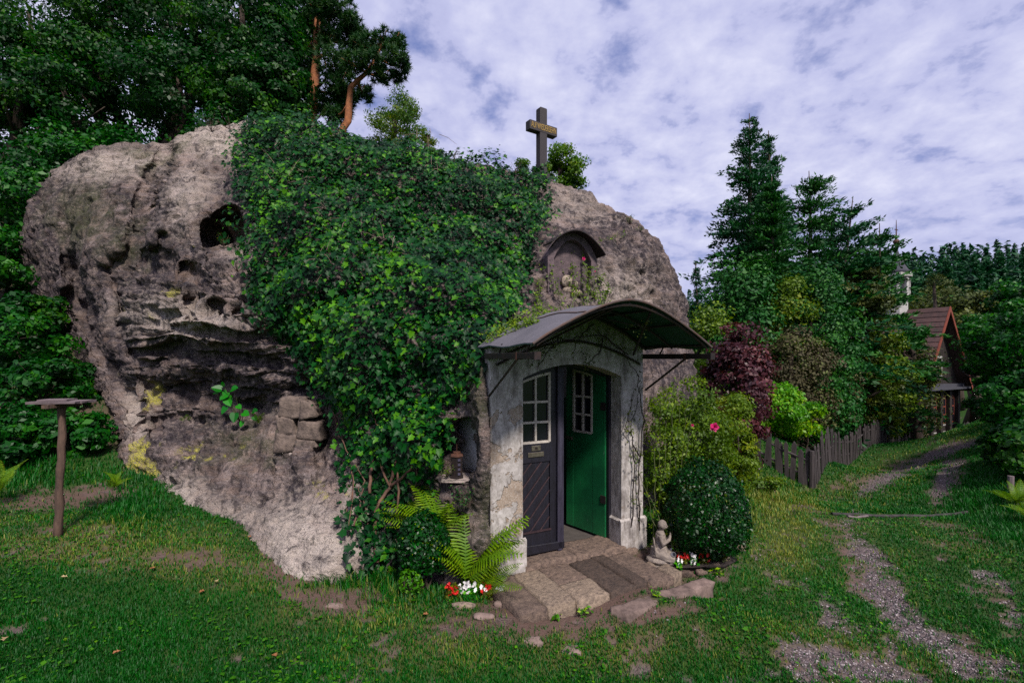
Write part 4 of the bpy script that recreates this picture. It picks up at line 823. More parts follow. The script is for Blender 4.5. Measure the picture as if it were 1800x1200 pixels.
for i, (a, b, Y, rx, ry, n_, lb) in enumerate([(40, 330, 11, 120, 80, 5500, 'leafy thicket at the left edge above the boulder shoulder'), (110, 260, 11.5, 110, 60, 5000, 'thicket draped over the upper left of the boulder'), (-170, 560, 8.6, 110, 110, 4500, 'wide bush on the bank beyond the feeding table'), (-330, 480, 9.5, 150, 150, 5000, 'tall thicket on the bank far left of the boulder'), (-220, 300, 12, 200, 130, 6000, 'hillside thicket continuing left of the boulder'), (12, 470, 9.8, 60, 90, 5500, 'dense bush pressed against the left flank of the boulder'),
                                    (30, 600, 8.3, 80, 60, 3500, 'bush with rounded leaves beside the lower left flank of the boulder'), (70, 680, 7.6, 90, 50, 3500, 'low bush right behind the wooden feeding table'), (120, 770, 7.0, 75, 50, 3000, 'undergrowth between feeding table post and boulder foot'), (20, 770, 6.6, 60, 60, 2600, 'undergrowth at the left edge behind the feeding table'), (230, 245, 12, 90, 35, 3000, 'bush peeping over the boulder saddle')]):
    broadleaf('bank_bush', lb, 'bush', a, b, Y, rx, ry, M['bank'], n_, .12 if b < 500 else .10, 20, group='bushes on the bank left of the boulder', blob=.34)

# pines
def pine(name, label, trunk_px, Y, clumps, r0, seed):
    rnd = random.Random(seed); pts = [W(a, b, Y + dz) for a, b, dz in trunk_px]; b0 = pts[0]; zb_ = gz(b0.x, b0.y)
    root = thing(name, (b0.x, b0.y, zb_), label, 'tree', 'orange-barked pines'); mb = MB(); full = [Vector((b0.x - .1, b0.y, zb_ - .2))] + pts; n_ = len(full)
    mb.tube(full, [r0 * (1 - .75 * i / (n_ - 1)) for i in range(n_)], 9)
    PP, TT, DD_ = [], [], []
    for (a, b, rx, ry, dz) in clumps:
        c = W(a, b, Y + dz); j = min(range(1, n_), key=lambda q: (full[q] - c).length + (0 if full[q].z < c.z + .3 else 2)); s_0 = full[j]
        md = s_0.lerp(c, .5) + Vector((0, 0, -.12 * (c - s_0).length)); mb.tube([s_0, md, c], [r0 * .32, r0 * .2, r0 * .07], 6)
        for q in range(7):
            e = c + Vector((rnd.uniform(-1, 1) * rx, rnd.uniform(-1, 1) * rx, rnd.uniform(-.6, 1) * ry)) / F0 * Y * .8; s2 = md.lerp(c, rnd.uniform(.2, 1)); mb.tube([s2, s2.lerp(e, .5) + Vector((0, 0, -.04)), e], [r0 * .08, r0 * .05, .006], 4)
        nt = int(rx * ry * .13) + 14; k_ = rng.normal(0, .5, (nt, 3)); k_ = k_ / np.maximum(1, np.linalg.norm(k_, axis=1, keepdims=True))
        tc_ = np.array(c) + k_ * np.array([rx, rx, ry]) / F0 * Y; per = 34; tuft = np.repeat(tc_, per, 0); dn = unit(rng.normal(0, 1, (len(tuft), 3)) + np.array([0, 0, .55]))
        PP.append(tuft); DD_.append(dn); TT.append(np.clip(np.repeat(rng.uniform(0, .5, nt) , per) + rng.random(len(tuft)) * .45, 0, 1))
    P = np.concatenate(PP); dn = np.concatenate(DD_); tt = np.concatenate(TT); L = .17 * Y / 14; sd_ = unit(np.cross(dn, rng.normal(0, 1, dn.shape))) * .012 * Y / 14
    V = np.stack([P - sd_, P + sd_, P + dn * (L * rng.uniform(.6, 1.2, len(P)))[:, None]], 1).reshape(-1, 3)
    fol_obj('crown', root, M['pine'], V, np.arange(3 * len(P)).reshape(-1, 3), tt); mb.build('trunk', M['pine_bark'], root, True); return root
pine('pine_tree', 'upright pine with straight orange trunk left of the leaning pine', [(548, 215, 0), (551, 160, 0), (556, 110, 0), (557, 60, .1), (560, 0, .1), (556, -70, .2), (552, -140, .2)], 14,
     [(575, -60, 60, 30, 0), (520, -30, 40, 26, .5), (590, 20, 34, 24, -.6), (560, 40, 30, 18, .5), (612, 45, 26, 20, 0), (580, 70, 22, 14, -.4), (535, 90, 26, 16, .6), (588, 110, 34, 20, -.7), (600, 150, 30, 24, -.5), (575, 185, 30, 20, 0), (625, 75, 30, 22, .3), (540, 130, 22, 14, .5), (560, 8, 24, 18, -.5)], .17, 3)
pine('pine_tree', 'leaning pine with crooked bright orange trunk and layered dark crown', [(602, 228, 0), (612, 212, 0), (614, 180, 0), (616, 155, 0), (628, 142, 0), (645, 128, 0), (662, 100, 0), (672, 75, 0)], 13,
     [(672, 70, 26, 14, 0), (640, 82, 24, 14, .4), (700, 75, 12, 16, 0), (690, 100, 24, 14, -.3), (655, 105, 28, 12, -.5), (712, 118, 10, 14, 0), (700, 135, 14, 10, .2), (625, 112, 26, 14, -.3), (672, 132, 24, 12, -.2), (640, 165, 18, 16, .6), (606, 170, 24, 16, .5), (590, 205, 22, 14, .4), (600, 190, 22, 14, .6)], .12, 5)
broadleaf('birch_shrub', 'airy small-leaved birch rising behind the ivy right of the pines', 'tree', 700, 222, 10.5, 58, 66, M['birch'], 8500, .05, 60, blob=.24, fill=.2, up=0)
broadleaf('birch_shrub', 'low small-leaved birch sapling at the ivy edge with yellowing leaves', 'tree', 748, 258, 10, 42, 42, M['birch'], 3200, .042, 24, blob=.24, fill=.2, up=0)
broadleaf('lime_tree', 'yellow-green tree top rising behind the stone cross', 'tree', 972, 306, 13, 66, 50, M['lime'], 6500, .085, 34, blob=.28, fill=.3)
broadleaf('lime_tree', 'small yellow-green branch cluster left of the cross shaft', 'tree', 925, 300, 12.5, 22, 22, M['lime'], 900, .08, 10, blob=.4)

# ------------------------------------------------------------------ right-hand garden trees
conifer('tall_conifer', 'tallest dark conifer with a pointed top right of the boulder', 1318, 200, 16, 125, M['conifer'], 560, 34, .20, z_low=.05, droop=.35)
conifer('tall_conifer', 'second pointed conifer grown together with the tallest one, slightly lower', 1352, 230, 16.6, 85, M['conifer'], 360, 30, .20, z_low=.1, droop=.35)
conifer('small_fir', 'small bluish fir between the boulder edge and the tall conifer', 1224, 462, 14, 36, M['conifer'], 170, 22, .12, z_low=.05)
conifer('green_conifer', 'green conifer with bare lower trunk in front of the tallest one', 1356, 310, 14.5, 95, M['cypress'], 330, 28, .17, z_low=.45, irregular=.35, layers=12)
conifer('ragged_conifer', 'ragged conifer with dark feathery top in the middle of the garden', 1424, 300, 17, 110, M['cypress'], 300, 32, .20, z_low=.2, irregular=.5, layers=11, taper=.7)
conifer('ragged_conifer', 'conifer whose top branch leans out to the right', 1500, 345, 16.5, 95, M['conifer'], 240, 30, .18, z_low=.3, irregular=.5, lean=1.1, layers=9, taper=.7)
conifer('ragged_conifer', 'spreading conifer with loose top before the turret', 1546, 392, 17.5, 74, M['cypress'], 260, 32, .20, z_low=.2, irregular=.5, layers=9, taper=.6)
conifer('ragged_conifer', 'low conifer with outstretched branches beside the turret', 1524, 440, 16.5, 46, M['olive'], 260, 30, .17, z_low=.15, irregular=.45, layers=9, taper=.6)
broadleaf('golden_shrub', 'yellow-green conifer bush glowing halfway up between dark conifers', 'shrub', 1385, 470, 13.8, 48, 36, M['gold'], 3000, .10, 16, blob=.35)
broadleaf('weeping_golden_conifer', 'yellow-green weeping conifer behind the picket fence', 'tree', 1538, 660, 16.8, 50, 90, M['gold'], 6000, .11, 30, blob=.30)
broadleaf('golden_shrub', 'small yellow-green shrub low behind the far pickets', 'shrub', 1562, 745, 19, 36, 20, M['gold'], 1600, .08, 10)
broadleaf('green_juniper', 'bushy green juniper filling the middle of the garden', 'tree', 1425, 525, 14, 80, 70, M['cypress'], 7000, .10, 40, blob=.26)
broadleaf('green_juniper', 'dark green juniper below the ragged conifers', 'tree', 1505, 520, 16.5, 62, 56, M['olive'], 7000, .12, 40, blob=.26, low=False)
broadleaf('green_juniper', 'olive juniper spreading in front of the timber house', 'tree', 1590, 615, 19, 34, 42, M['olive'], 4500, .12, 24, blob=.28)
broadleaf('grey_juniper', 'greyish brown juniper with bare twigs inside', 'tree', 1395, 610, 13, 75, 60, M['grey_juniper'], 5500, .085, 34, blob=.26)
broadleaf('grey_juniper', 'half-dead juniper sprawling above the fence', 'tree', 1452, 630, 15.2, 48, 44, M['grey_juniper'], 3800, .085, 26, blob=.28)
broadleaf('light_green_bush', 'light green bush between boulder edge and dark conifer', 'bush', 1240, 560, 11, 36, 50, M['rose_leaf'], 2600, .08, 16)
broadleaf('green_hedge_bush', 'green shrub at the foot of the tall conifer', 'bush', 1300, 500, 14, 70, 60, M['cypress'], 4200, .12, 24)
broadleaf('bright_bush', 'bright leafy growth spilling over the pickets', 'bush', 1418, 768, 11.9, 34, 26, M['bright'], 1800, .085, 14, blob=.34)
broadleaf('copper_shrub', 'dark purple-leaved shrub behind the rose bush', 'shrub', 1295, 625, 9.6, 62, 75, M['copper'], 5200, .095, 34, blob=.28)
broadleaf('dark_understorey', 'dark shrub in the shade behind the picket fence', 'shrub', 1440, 705, 14.0, 50, 50, M['cypress'], 3500, .11, 22)
broadleaf('dark_understorey', 'dark shrub between half-dead juniper and golden weeping conifer', 'shrub', 1478, 705, 16.0, 30, 46, M['cypress'], 3500, .12, 22)
broadleaf('ivy_wall_bush', 'ivy-like green mass climbing left of the timber house wall', 'bush', 1592, 705, 20.8, 34, 50, M['bank'], 4500, .12, 18)
broadleaf('clipped_dead_hedge', 'brownish clipped hedge above the far pickets', 'hedge', 1588, 750, 20.2, 36, 12, M['grey_juniper'], 2200, .09, 14)
broadleaf('bright_bush', 'bright green leafy bush beside the rose bush', 'bush', 1362, 722, 11.9, 74, 46, M['bright'], 6500, .095, 24, blob=.34)
broadleaf('green_juniper', 'thin juniper branches crossing the cottage roof', 'shrub', 1618, 640, 18.6, 18, 60, M['olive'], 1600, .11, 16, blob=.4)
broadleaf('green_juniper', 'juniper crown half covering the cottage roof below the turret', 'tree', 1604, 585, 18.4, 26, 24, M['cypress'], 1700, .10, 16, blob=.4, low=False)
broadleaf('green_juniper', 'wispy juniper top just right of the turret', 'tree', 1650, 505, 27, 24, 26, M['olive'], 1100, .10, 14, blob=.4, low=False)
conifer('ragged_conifer', 'loose conifer top right before the turret dome', 1546, 425, 18.6, 34, M['cypress'], 230, 26, .19, z_low=.62, irregular=.5, layers=5, taper=.6)
conifer('ragged_conifer', 'dense conifer filling the gap between the tallest and the leaning one', 1462, 372, 18, 100, M['conifer'], 300, 32, .20, z_low=.15, irregular=.4, layers=12, taper=.7)
broadleaf('green_juniper', 'juniper branches reaching over the left slope of the cottage roof', 'tree', 1618, 655, 18.2, 22, 32, M['olive'], 2200, .10, 18, blob=.4, low=False)
# far spruces
for i, (a, b, Y, rp, lb) in enumerate([(1664, 452, 46, 26, 'leftmost far spruce right of the turret'), (1688, 462, 50, 22, 'second far spruce from the left'), (1712, 450, 46, 26, 'third far spruce, one of the tallest'), (1736, 456, 50, 24, 'fourth far spruce from the left'), (1757, 443, 46, 26, 'far spruce with the highest tip'), (1778, 462, 50, 24, 'far spruce near the right edge'), (1800, 450, 48, 26, 'far spruce at the right edge'), (1640, 480, 54, 26, 'far spruce just behind the turret')]):
    conifer('far_spruce', lb, a, b, Y, rp * 1.05, M['conifer'], 150, 22, .42, group='distant spruces on the skyline', z_low=.05, droop=.1, nar=.5)
for i, (a, b, Y, rx, ry, mm, lb) in enumerate([(1630, 640, 25.5, 30, 60, 'olive', 'olive tree leaning over the cottage roof from behind'), (1690, 545, 33, 60, 36, 'beech', 'distant broad dark crown right below the spruces'), (1700, 560, 30, 60, 60, 'olive', 'distant rounded tree between house and spruces'), (1760, 575, 28, 60, 50, 'beech', 'distant dark tree below the spruces'), (1650, 560, 34, 50, 60, 'olive', 'distant tree right behind the house gable')]):
    broadleaf('distant_tree', lb, 'tree', a, b, Y, rx, ry, M[mm], 3500, .26, 24)
for i, (a, b, Y, rx, ry, n_, mm, lb) in enumerate([(1790, 600, 13, 85, 80, 7000, 'bank', 'large leafy tree overhanging the track at the right edge'), (1752, 630, 15, 50, 60, 4000, 'bank', 'leafy tree over the far end of the track'), (1810, 700, 10.5, 85, 60, 5500, 'bank', 'dark leaning bush low over the right side of the track'), (1762, 715, 14, 56, 36, 3200, 'bank', 'low hanging branches at the bend of the track'), (1810, 790, 8.6, 70, 60, 3600, 'beech', 'dense dark bush on the right bank'), (1716, 600, 21, 30, 60, 3500, 'bank', 'leafy tree beside the right gable of the cottage'), (1815, 530, 15, 60, 50, 3600, 'bank', 'light green tree top at the right edge below the spruces'), (1960, 640, 11, 150, 150, 7000, 'bank', 'tall thicket continuing to the right of the track'), (2150, 700, 8.5, 170, 160, 6000, 'beech', 'dense bush on the bank right of the track'), (1775, 790, 9.5, 40, 40, 2200, 'beech', 'dark shrub at the foot of the right bank')]):
    broadleaf('trackside_tree', lb, 'tree' if b < 690 else 'bush', a, b, Y, rx, ry, M[mm], n_, .12, 30, group='trees and bushes along the right of the track', blob=.3)

nt_ = 900; fy_ = rng.uniform(42, 85, nt_); fpx_ = rng.uniform(1250, 2100, nt_); left_ = rng.random(nt_) < .35; fpx_[left_] = rng.uniform(-500, 1250, left_.sum()); fx_ = (fpx_ - 900) / F0 * fy_; fz_ = ground(fx_, fy_); hh2 = rng.uniform(3.2, 5.8, nt_)
per = 110; ftt = rng.random((nt_, per)) ** 1.15; aa_ = rng.uniform(0, 6.283, (nt_, per)); rr2 = (1 - ftt) * 1.25 * rng.uniform(.4, 1, (nt_, per)) + .05
P = np.stack([fx_[:, None] + np.cos(aa_) * rr2, fy_[:, None] + np.sin(aa_) * rr2, fz_[:, None] + .3 + ftt * hh2[:, None]], -1).reshape(-1, 3); V, Fq = leaves(P, np.stack([np.cos(aa_), np.sin(aa_), aa_ * 0 + .8], -1).reshape(-1, 3), .55, .4, .05, .3, .5)
link('distant_forest', raw_mesh('distant_forest', V, Fq, M['conifer'], {'tint': np.repeat(np.clip(rng.normal(.3, .2, len(P)), 0, 1), 4)}), label='distant dark conifer forest covering the hills behind the cottage', cat='forest', kind='stuff')
# ------------------------------------------------------------------ timber house with turret
M['timber'] = plain('dark_timber', (0.035, 0.025, 0.022), .8, (0.015, 0.011, 0.011), 5, bump=.6, stretch=(1, 1, 4)); M['chink'] = plain('white_chinking', (0.50, 0.47, 0.46), .9)
M['tile'] = plain('red_tiles', (0.11, 0.055, 0.05), .85, (0.05, 0.03, 0.03), 4, bump=.6, bd=.02); M['redtrim'] = plain('red_orange_boards', (0.26, 0.055, 0.03), .7, (0.14, 0.035, 0.022), 5); M['turret'] = plain('turret_white', (0.55, 0.53, 0.52), .8, (0.36, 0.34, 0.33), 4)
M['slate'] = plain('turret_slate', (0.05, 0.05, 0.06), .95, (0.06, 0.06, 0.08), 4)
HO = np.array([16.75, 20.0, 0.]); HD = np.array([.88, .475, 0]); HD /= np.linalg.norm(HD); HN = np.array([-HD[1], HD[0], 0])   # along gable wall; into the house
def HP(s, t_, z_): q = HO + HD * s + HN * t_; return (q[0], q[1], z_)
house = thing('timber_house', HP(2, 2, -1.6), 'dark timber cottage with steep red roof and small white turret beside the track', 'house')
HW, HL, EZ, RZ = 3.6, 6.0, .95, 4.15
mb = MB(); mb.prism([(0, -2.4), (HW, -2.4), (HW, EZ), (0, EZ)], HP, 0, HL); mb.build('wall', M['timber'], house)
for k_ in range(7):
    z_ = -1.12 + k_ * .30; b_ = MB(); b_.prism([(.0, z_), (HW, z_), (HW, z_ + .05), (0, z_ + .05)], HP, -.012, .01); b_.prism([(-.012, z_), (0.01, z_), (.01, z_ + .05), (-.012, z_ + .05)], HP, 0, HL); b_.build('chinking', M['chink'], house)
for s_0 in (.0, .86, 1.72, 2.58, 3.4): b_ = MB(); b_.prism([(s_0, -1.9), (s_0 + .2, -1.9), (s_0 + .2, .9), (s_0, .9)], HP, -.16, .0); b_.build('post', M['timber'], house)
for k_, s_0 in enumerate((.31, 1.17, 2.03, 2.86)):
    b_ = MB(); b_.prism([(s_0, -.72), (s_0 + .46, -.72), (s_0 + .46, .42), (s_0 + .23, .50), (s_0, .42)], HP, -.05, .0); wn = b_.build('window', M['redtrim'], house)
    for c_ in range(2):
        for r_ in range(3): b_ = MB(); b_.prism([(s_0 + .05 + c_ * .19, -.66 + r_ * .35), (s_0 + .22 + c_ * .19, -.66 + r_ * .35), (s_0 + .22 + c_ * .19, -.36 + r_ * .35), (s_0 + .05 + c_ * .19, -.36 + r_ * .35)], HP, -.056, -.045); b_.build('pane', M['glass'], wn)
b_ = MB(); b_.prism([(-.15, -2.4), (HW + .1, -2.4), (HW + .1, -1.35), (-.15, -1.35)], HP, -.10, .02); b_.build('stone_footing', M['stone_pale'], house)
for k_ in range(26):
    s_0 = -.05 + k_ * .162; pk = lambda s: EZ + (RZ - .1 - EZ) * (1 - abs(s - HW / 2) / (HW / 2 + .1)); s2 = s_0 + .145
    if pk(s_0) > EZ and pk(s2) > EZ: b_ = MB(); b_.prism([(s_0, EZ), (s2, EZ), (s2, pk(s2)), (s_0, pk(s_0))], HP, -.04, .01, random.random()); b_.build('gable_board', M['timber'], house)
b_ = MB(); b_.prism([(1.5, 1.3), (2.1, 1.3), (2.1, 2.2), (1.5, 2.2)], HP, -.07, -.035); wn = b_.build('window', M['turret'], house); b_ = MB(); b_.prism([(1.58, 1.38), (2.02, 1.38), (2.02, 2.12), (1.58, 2.12)], HP, -.076, -.06); b_.build('pane', M['glass'], wn)
for sg in (-1, 1):
    c0 = HW / 2; e0 = c0 + sg * (HW / 2 + .45); ez = EZ - .30
    b_ = MB(); b_.prism([(c0, RZ), (e0, ez), (e0, ez + .10), (c0, RZ + .12)], HP, -.42, HL + .3); rf = b_.build('roof', M['tile'], house)
    nrow = 16
    for r_ in range(nrow):   # tile courses
        f0, f1 = r_ / nrow, (r_ + 1) / nrow; g0 = (c0 + (e0 - c0) * f0, RZ + .12 + (ez - RZ) * f0); g1 = (c0 + (e0 - c0) * f1, RZ + .12 + (ez - RZ) * f1)
        b_ = MB(); b_.prism([(g0[0], g0[1] + .01), (g1[0], g1[1] + .03), (g1[0], g1[1] + .06), (g0[0], g0[1] + .025)], HP, -.42, HL + .3, random.random()); b_.build('tile_course', M['tile'], rf)
    b_ = MB(); b_.prism([(c0, RZ + .16), (e0, ez + .12), (e0, ez - .08), (c0, RZ - .06)], HP, -.47, -.43); b_.build('barge_board', M['redtrim'], house)
b_ = MB(); b_.prism([(-.2, .78), (HW + .2, .78), (HW + .2, .86), (-.2, .86)], HP, -.45, 0); b_.prism([(-.2, .86), (HW + .2, .86), (HW + .2, 1.0), (-.2, 1.0)], HP, -.25, 0); b_.build('skirt_roof', M['slate'], house)
# turret on the ridge
tcx = HP(HW / 2, 1.5, 0); TR = .46
tm = MB(); tm.tube([(tcx[0], tcx[1], 3.5), (tcx[0], tcx[1], 4.85)], .44, 8); tur = tm.build('turret', M['turret'], house)
for k_ in range(8):
    a = 2 * math.pi * k_ / 8 + .25; b_ = MB(); b_.box((tcx[0] + TR * math.cos(a), tcx[1] + TR * math.sin(a), 5.35), (.10, .12, 1.0), a); b_.build('column', M['turret'], tur)
b_ = MB(); b_.tube([(tcx[0], tcx[1], 4.83), (tcx[0], tcx[1], 4.92)], .58, 8); b_.build('cornice', M['turret'], tur); b_ = MB(); b_.tube([(tcx[0], tcx[1], 5.80), (tcx[0], tcx[1], 5.98)], .60, 8); b_.build('cornice', M['turret'], tur)
b_ = MB(); pr = [(.60, 5.98), (.44, 6.14), (.33, 6.35), (.24, 6.6), (.14, 6.8), (.07, 7.05), (.05, 7.35)]; b_.tube([(tcx[0], tcx[1], z_) for _, z_ in pr], [r_ for r_, _ in pr], 12); b_.build('dome', M['slate'], tur, True)
b_ = MB(); b_.ball((tcx[0], tcx[1], 7.45), .13); b_.tube([(tcx[0], tcx[1], 7.5), (tcx[0], tcx[1], 8.45)], [.035, .01], 6); b_.box((tcx[0], tcx[1], 8.0), (.28, .03, .03), .5); b_.build('finial', M['rust'], tur)

# ------------------------------------------------------------------ picket fence
M['picket'] = plain('weathered_pickets', (0.075, 0.060, 0.062), .9, (0.025, 0.02, 0.02), 14, bump=.8, bd=.006, stretch=(1, 1, .15))
fence = thing('picket_fence', tuple(gs(1435, 10)), 'old leaning grey wooden picket fence turning a corner beside the track', 'fence')
fpts = [gs(1322, 10.6), gs(1432, 9.9), gs(1500, 13.4), gs(1560, 16.2), gs(1621, 19.6)]
def pickets(A, B, step, hgt, wd=.085):
    L = (B - A).length; n_ = int(L / step); d_ = (B - A).normalized(); a = math.atan2(d_.y, d_.x); nrm = Vector((-d_.y, d_.x, 0))
    for i in range(n_):
        q = A + d_ * (i + random.uniform(.2, .8)) * step; zg = float(zsurf(np.array([q.x]), np.array([q.y]))[0]); h = hgt * random.uniform(.86, 1.1); lx, ly = random.gauss(0, .05), random.gauss(.02, .03); w_ = wd * random.uniform(.75, 1.15) / 2; th2 = .012
        dx_ = Vector((math.cos(a), math.sin(a), 0)); vs = []
        for side in (-1, 1):
            for (u, v_) in ((-w_, -.05), (w_, -.05), (w_, h - .07), (random.uniform(-.3, .3) * w_, h), (-w_, h - .07)):
                vs.append(Vector((q.x, q.y, zg)) + dx_ * (u + lx * v_) + nrm * (side * th2 + ly * v_) + Vector((0, 0, v_)))
        b_ = MB(); b_.add(vs, [(0, 1, 2, 3, 4), (9, 8, 7, 6, 5)] + [(k_, k_ + 5, (k_ + 1) % 5 + 5, (k_ + 1) % 5) for k_ in range(5)], random.random()); b_.build('picket', M['picket'], fence)
for A_, B_ in zip(fpts[:-1], fpts[1:]):
    d_ = B_ - A_; pickets(A_, B_, .115 if A_ is fpts[0] else .145, .74)
    n2_ = Vector((-d_.y, d_.x, 0)).normalized() * .03
    for hh_ in (.2, .52):
        b_ = MB(); b_.tube([A_ + n2_ + Vector((0, 0, hh_)), (A_ + B_) / 2 + n2_ + Vector((0, 0, hh_ - .01)) + Vector((0, 0, zsurf(np.array([(A_.x + B_.x) / 2]), np.array([(A_.y + B_.y) / 2]))[0] - (A_.z + B_.z) / 2)), B_ + n2_ + Vector((0, 0, hh_))], .025, 5); b_.build('rail', M['picket'], fence)
    b_ = MB(); b_.tube([A_ + n2_ * 2 + Vector((0, 0, -.1)), A_ + n2_ * 2 + Vector((.01, 0, .78))], .05, 8); b_.build('post', M['picket'], fence)
f2 = thing('picket_fence', tuple(gs(1700, 24)), 'far stretch of wooden fence beyond the timber house', 'fence'); fence_main = fence; fence = f2
pickets(gs(1694, 23.0), gs(1745, 27), .19, .8, .12); fence = fence_main

# ------------------------------------------------------------------ cross on the boulder
M['granite'] = plain('dark_granite', (0.055, 0.046, 0.052), .7, (0.025, 0.021, 0.024), 60, bump=.3, bd=.003)
hp, _ = hit(956, 330); ang = R(33)
bestc = None
for q in np.linspace(7.2, 10.5, 60):
    hq = bvh.ray_cast(Vector(((955 - 900) / F0 * q, q, 12)), Vector((0, 0, -1)))
    if hq[0] is not None:
        pyq = HZ - (hq[0].z - EYE) / q * F0
        if bestc is None or pyq < bestc[0]: bestc = (pyq, q)
YC = bestc[1] - .1 if bestc else 8.4; zt_ = EYE + (HZ - 192) / F0 * YC; zb_ = EYE + (HZ - 306) / F0 * YC; xc = (952 - 900) / F0 * YC
cross = thing('stone_cross', (xc, YC, zb_ - .1), 'dark granite cross with gold lettering standing on top of the boulder', 'cross')
ca, sa = math.cos(ang), math.sin(ang)
def CP(s, t_, z_): return (xc + s * ca + t_ * sa, YC + s * sa - t_ * ca, z_)
mb = MB(); mb.prism([(-.085, zb_), (.085, zb_), (.085, zt_ - .02), (.075, zt_), (-.075, zt_), (-.085, zt_ - .02)], CP, -.07, .07); mb.build('shaft', M['granite'], cross, bevel=.008)
za = EYE + (HZ - 228) / F0 * YC
mb = MB(); mb.prism([(-.33, za - .09), (.33, za - .09), (.33, za + .09), (-.33, za + .09)], CP, -.072, .074); mb.build('crossbar', M['granite'], cross, bevel=.008)
mb = MB(); mb.prism([(-.13, zb_ - .06), (.13, zb_ - .06), (.11, zb_ + .02), (-.11, zb_ + .02)], CP, -.11, .11); mb.prism([(-.14, zb_ - .45), (.14, zb_ - .45), (.14, zb_ - .06), (-.14, zb_ - .06)], CP, -.12, .12); mb.build('pedestal', M['granite'], cross, bevel=.01)
tx = bpy.data.curves.new('inscription', 'FONT'); tx.body = 'AUf WIEDERSEHN'; tx.size = .165; tx.align_x = 'CENTER'; tx.align_y = 'CENTER'; tx.extrude = .004; tx.offset = .0006
to = bpy.data.objects.new('tmp', tx); col.objects.link(to); bpy.context.view_layer.update(); tme = bpy.data.meshes.new_from_object(to); bpy.data.objects.remove(to)
tv = np.empty(len(tme.vertices) * 3); tme.vertices.foreach_get('co', tv); tv = tv.reshape(-1, 3); wx = (tv[:, 0].max() - tv[:, 0].min()); f_ = .60 / wx
nv_ = np.array([CP(x * f_, .077 + zq, za + y) for x, y, zq in tv]) - np.array(cross.location); tme.vertices.foreach_set('co', nv_.ravel()); tme.materials.clear(); tme.materials.append(M['gold_paint']); tme.update(); link('inscription', tme, cross)

# ------------------------------------------------------------------ ivy
IVY = [(432, 222), (520, 222), (620, 238), (720, 262), (800, 284), (900, 300), (945, 318), (962, 345), (962, 385), (948, 415), (935, 470), (915, 520), (905, 560), (872, 590), (852, 640), (828, 680), (785, 715), (766, 750), (752, 790), (722, 825), (700, 860), (690, 900), (700, 960), (680, 1000), (640, 1010), (632, 960), (640, 900), (632, 850), (622, 790), (600, 720), (562, 655), (510, 608), (452, 545), (438, 500), (452, 430), (438, 370), (420, 300)]
ins = in_poly(fpx + rng.normal(0, 9, len(fpx)), fpy + rng.normal(0, 8, len(fpx)), IVY) & ffront
strag = ffront & in_poly(fpx, fpy, [(590, 780), (790, 780), (760, 880), (720, 1010), (610, 1020)]) & ~ins & (rng.random(len(fpx)) < .25)
overtop = ffront & (fpx > 440) & (fpx < 950) & (rq[:, 0] >= (NTF - 14) * NPH) & (fpy < 400)
sel_ = np.where(ins | strag | overtop)[0]
NL = 42000; ch = rng.choice(sel_, NL, p=fa[sel_] / fa[sel_].sum())
P = fc[ch]; n_ = fn[ch].copy(); n_ = unit(n_ * .6 + unit(np.array([.1, -1, .25])) * .7)
thick = .04 + .55 * np.clip(fbm(P * 1.7, 301, 3) + .25, 0, 1) + .10 * np.clip(fbm(P * 6, 305, 2), 0, 1)
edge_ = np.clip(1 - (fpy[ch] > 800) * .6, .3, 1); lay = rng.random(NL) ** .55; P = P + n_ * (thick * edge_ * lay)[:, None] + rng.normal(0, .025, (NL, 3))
tclump = fbm(P * 2.6, 311, 3) * .45
down = np.array([0, 0, -1.0]); nn = unit(n_ + rng.normal(0, .38, (NL, 3)) + np.array([0, 0, .35])); a_ = unit(down + rng.normal(0, .45, (NL, 3))); a_ = unit(a_ - nn * (a_ * nn).sum(1, keepdims=True)); b_ = np.cross(nn, a_)
s_ = (.058 * np.clip(1 + rng.normal(0, .48, NL), .38, 2.6))[:, None]
shape = [(-.30, 0, .0), (-.34, .30, .04), (-.02, .27, .03), (-.02, .50, .10), (.22, .22, .03), (.62, 0, .06), (.22, -.22, .03), (-.02, -.50, .10), (-.02, -.27, .03), (-.34, -.30, .04)]
def ivy_geo(P, a_, b_, nn, s_):
    pts = [P + a_ * s_ * u + b_ * s_ * v_ + nn * s_ * (h * 1.2 - .0) for u, v_, h in shape]; cpt = P - nn * s_ * .05
    V = np.stack([cpt] + pts, 1); k_ = len(shape); F_ = [[0, i + 1, (i + 1) % k_ + 1] for i in range(k_)]
    return V, np.array(F_)
V, Ft = ivy_geo(P, a_, b_, nn, s_)
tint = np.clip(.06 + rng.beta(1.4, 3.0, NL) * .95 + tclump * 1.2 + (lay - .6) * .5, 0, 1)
ivy = thing('ivy', tuple(hit(700, 990)[0]), 'thick dark green ivy covering the middle of the boulder', 'ivy')
ivo = np.array(ivy.location)
big_ = np.argsort(-(s_[:, 0] / P[:, 1] * (lay > .75)))[:300]; mask = np.ones(NL, bool); mask[big_] = False
Vr = V[mask]; nL = len(Vr); k_ = V.shape[1]
Fall = (Ft[None] + (np.arange(nL) * k_)[:, None, None]).reshape(-1, 3)
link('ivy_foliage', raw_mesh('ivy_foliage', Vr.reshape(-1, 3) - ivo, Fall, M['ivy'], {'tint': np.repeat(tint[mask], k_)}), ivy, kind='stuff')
for i in big_:
    link('ivy_leaf', raw_mesh('ivy_leaf', V[i] - P[i], Ft, M['ivy'], {'tint': np.repeat(tint[i:i + 1], k_)}), ivy, loc=tuple(P[i] - ivo))
def on_rock(pts, off_=.03): return [hit(a, b)[0] + Vector((0, -off_, 0)) for a, b in pts]
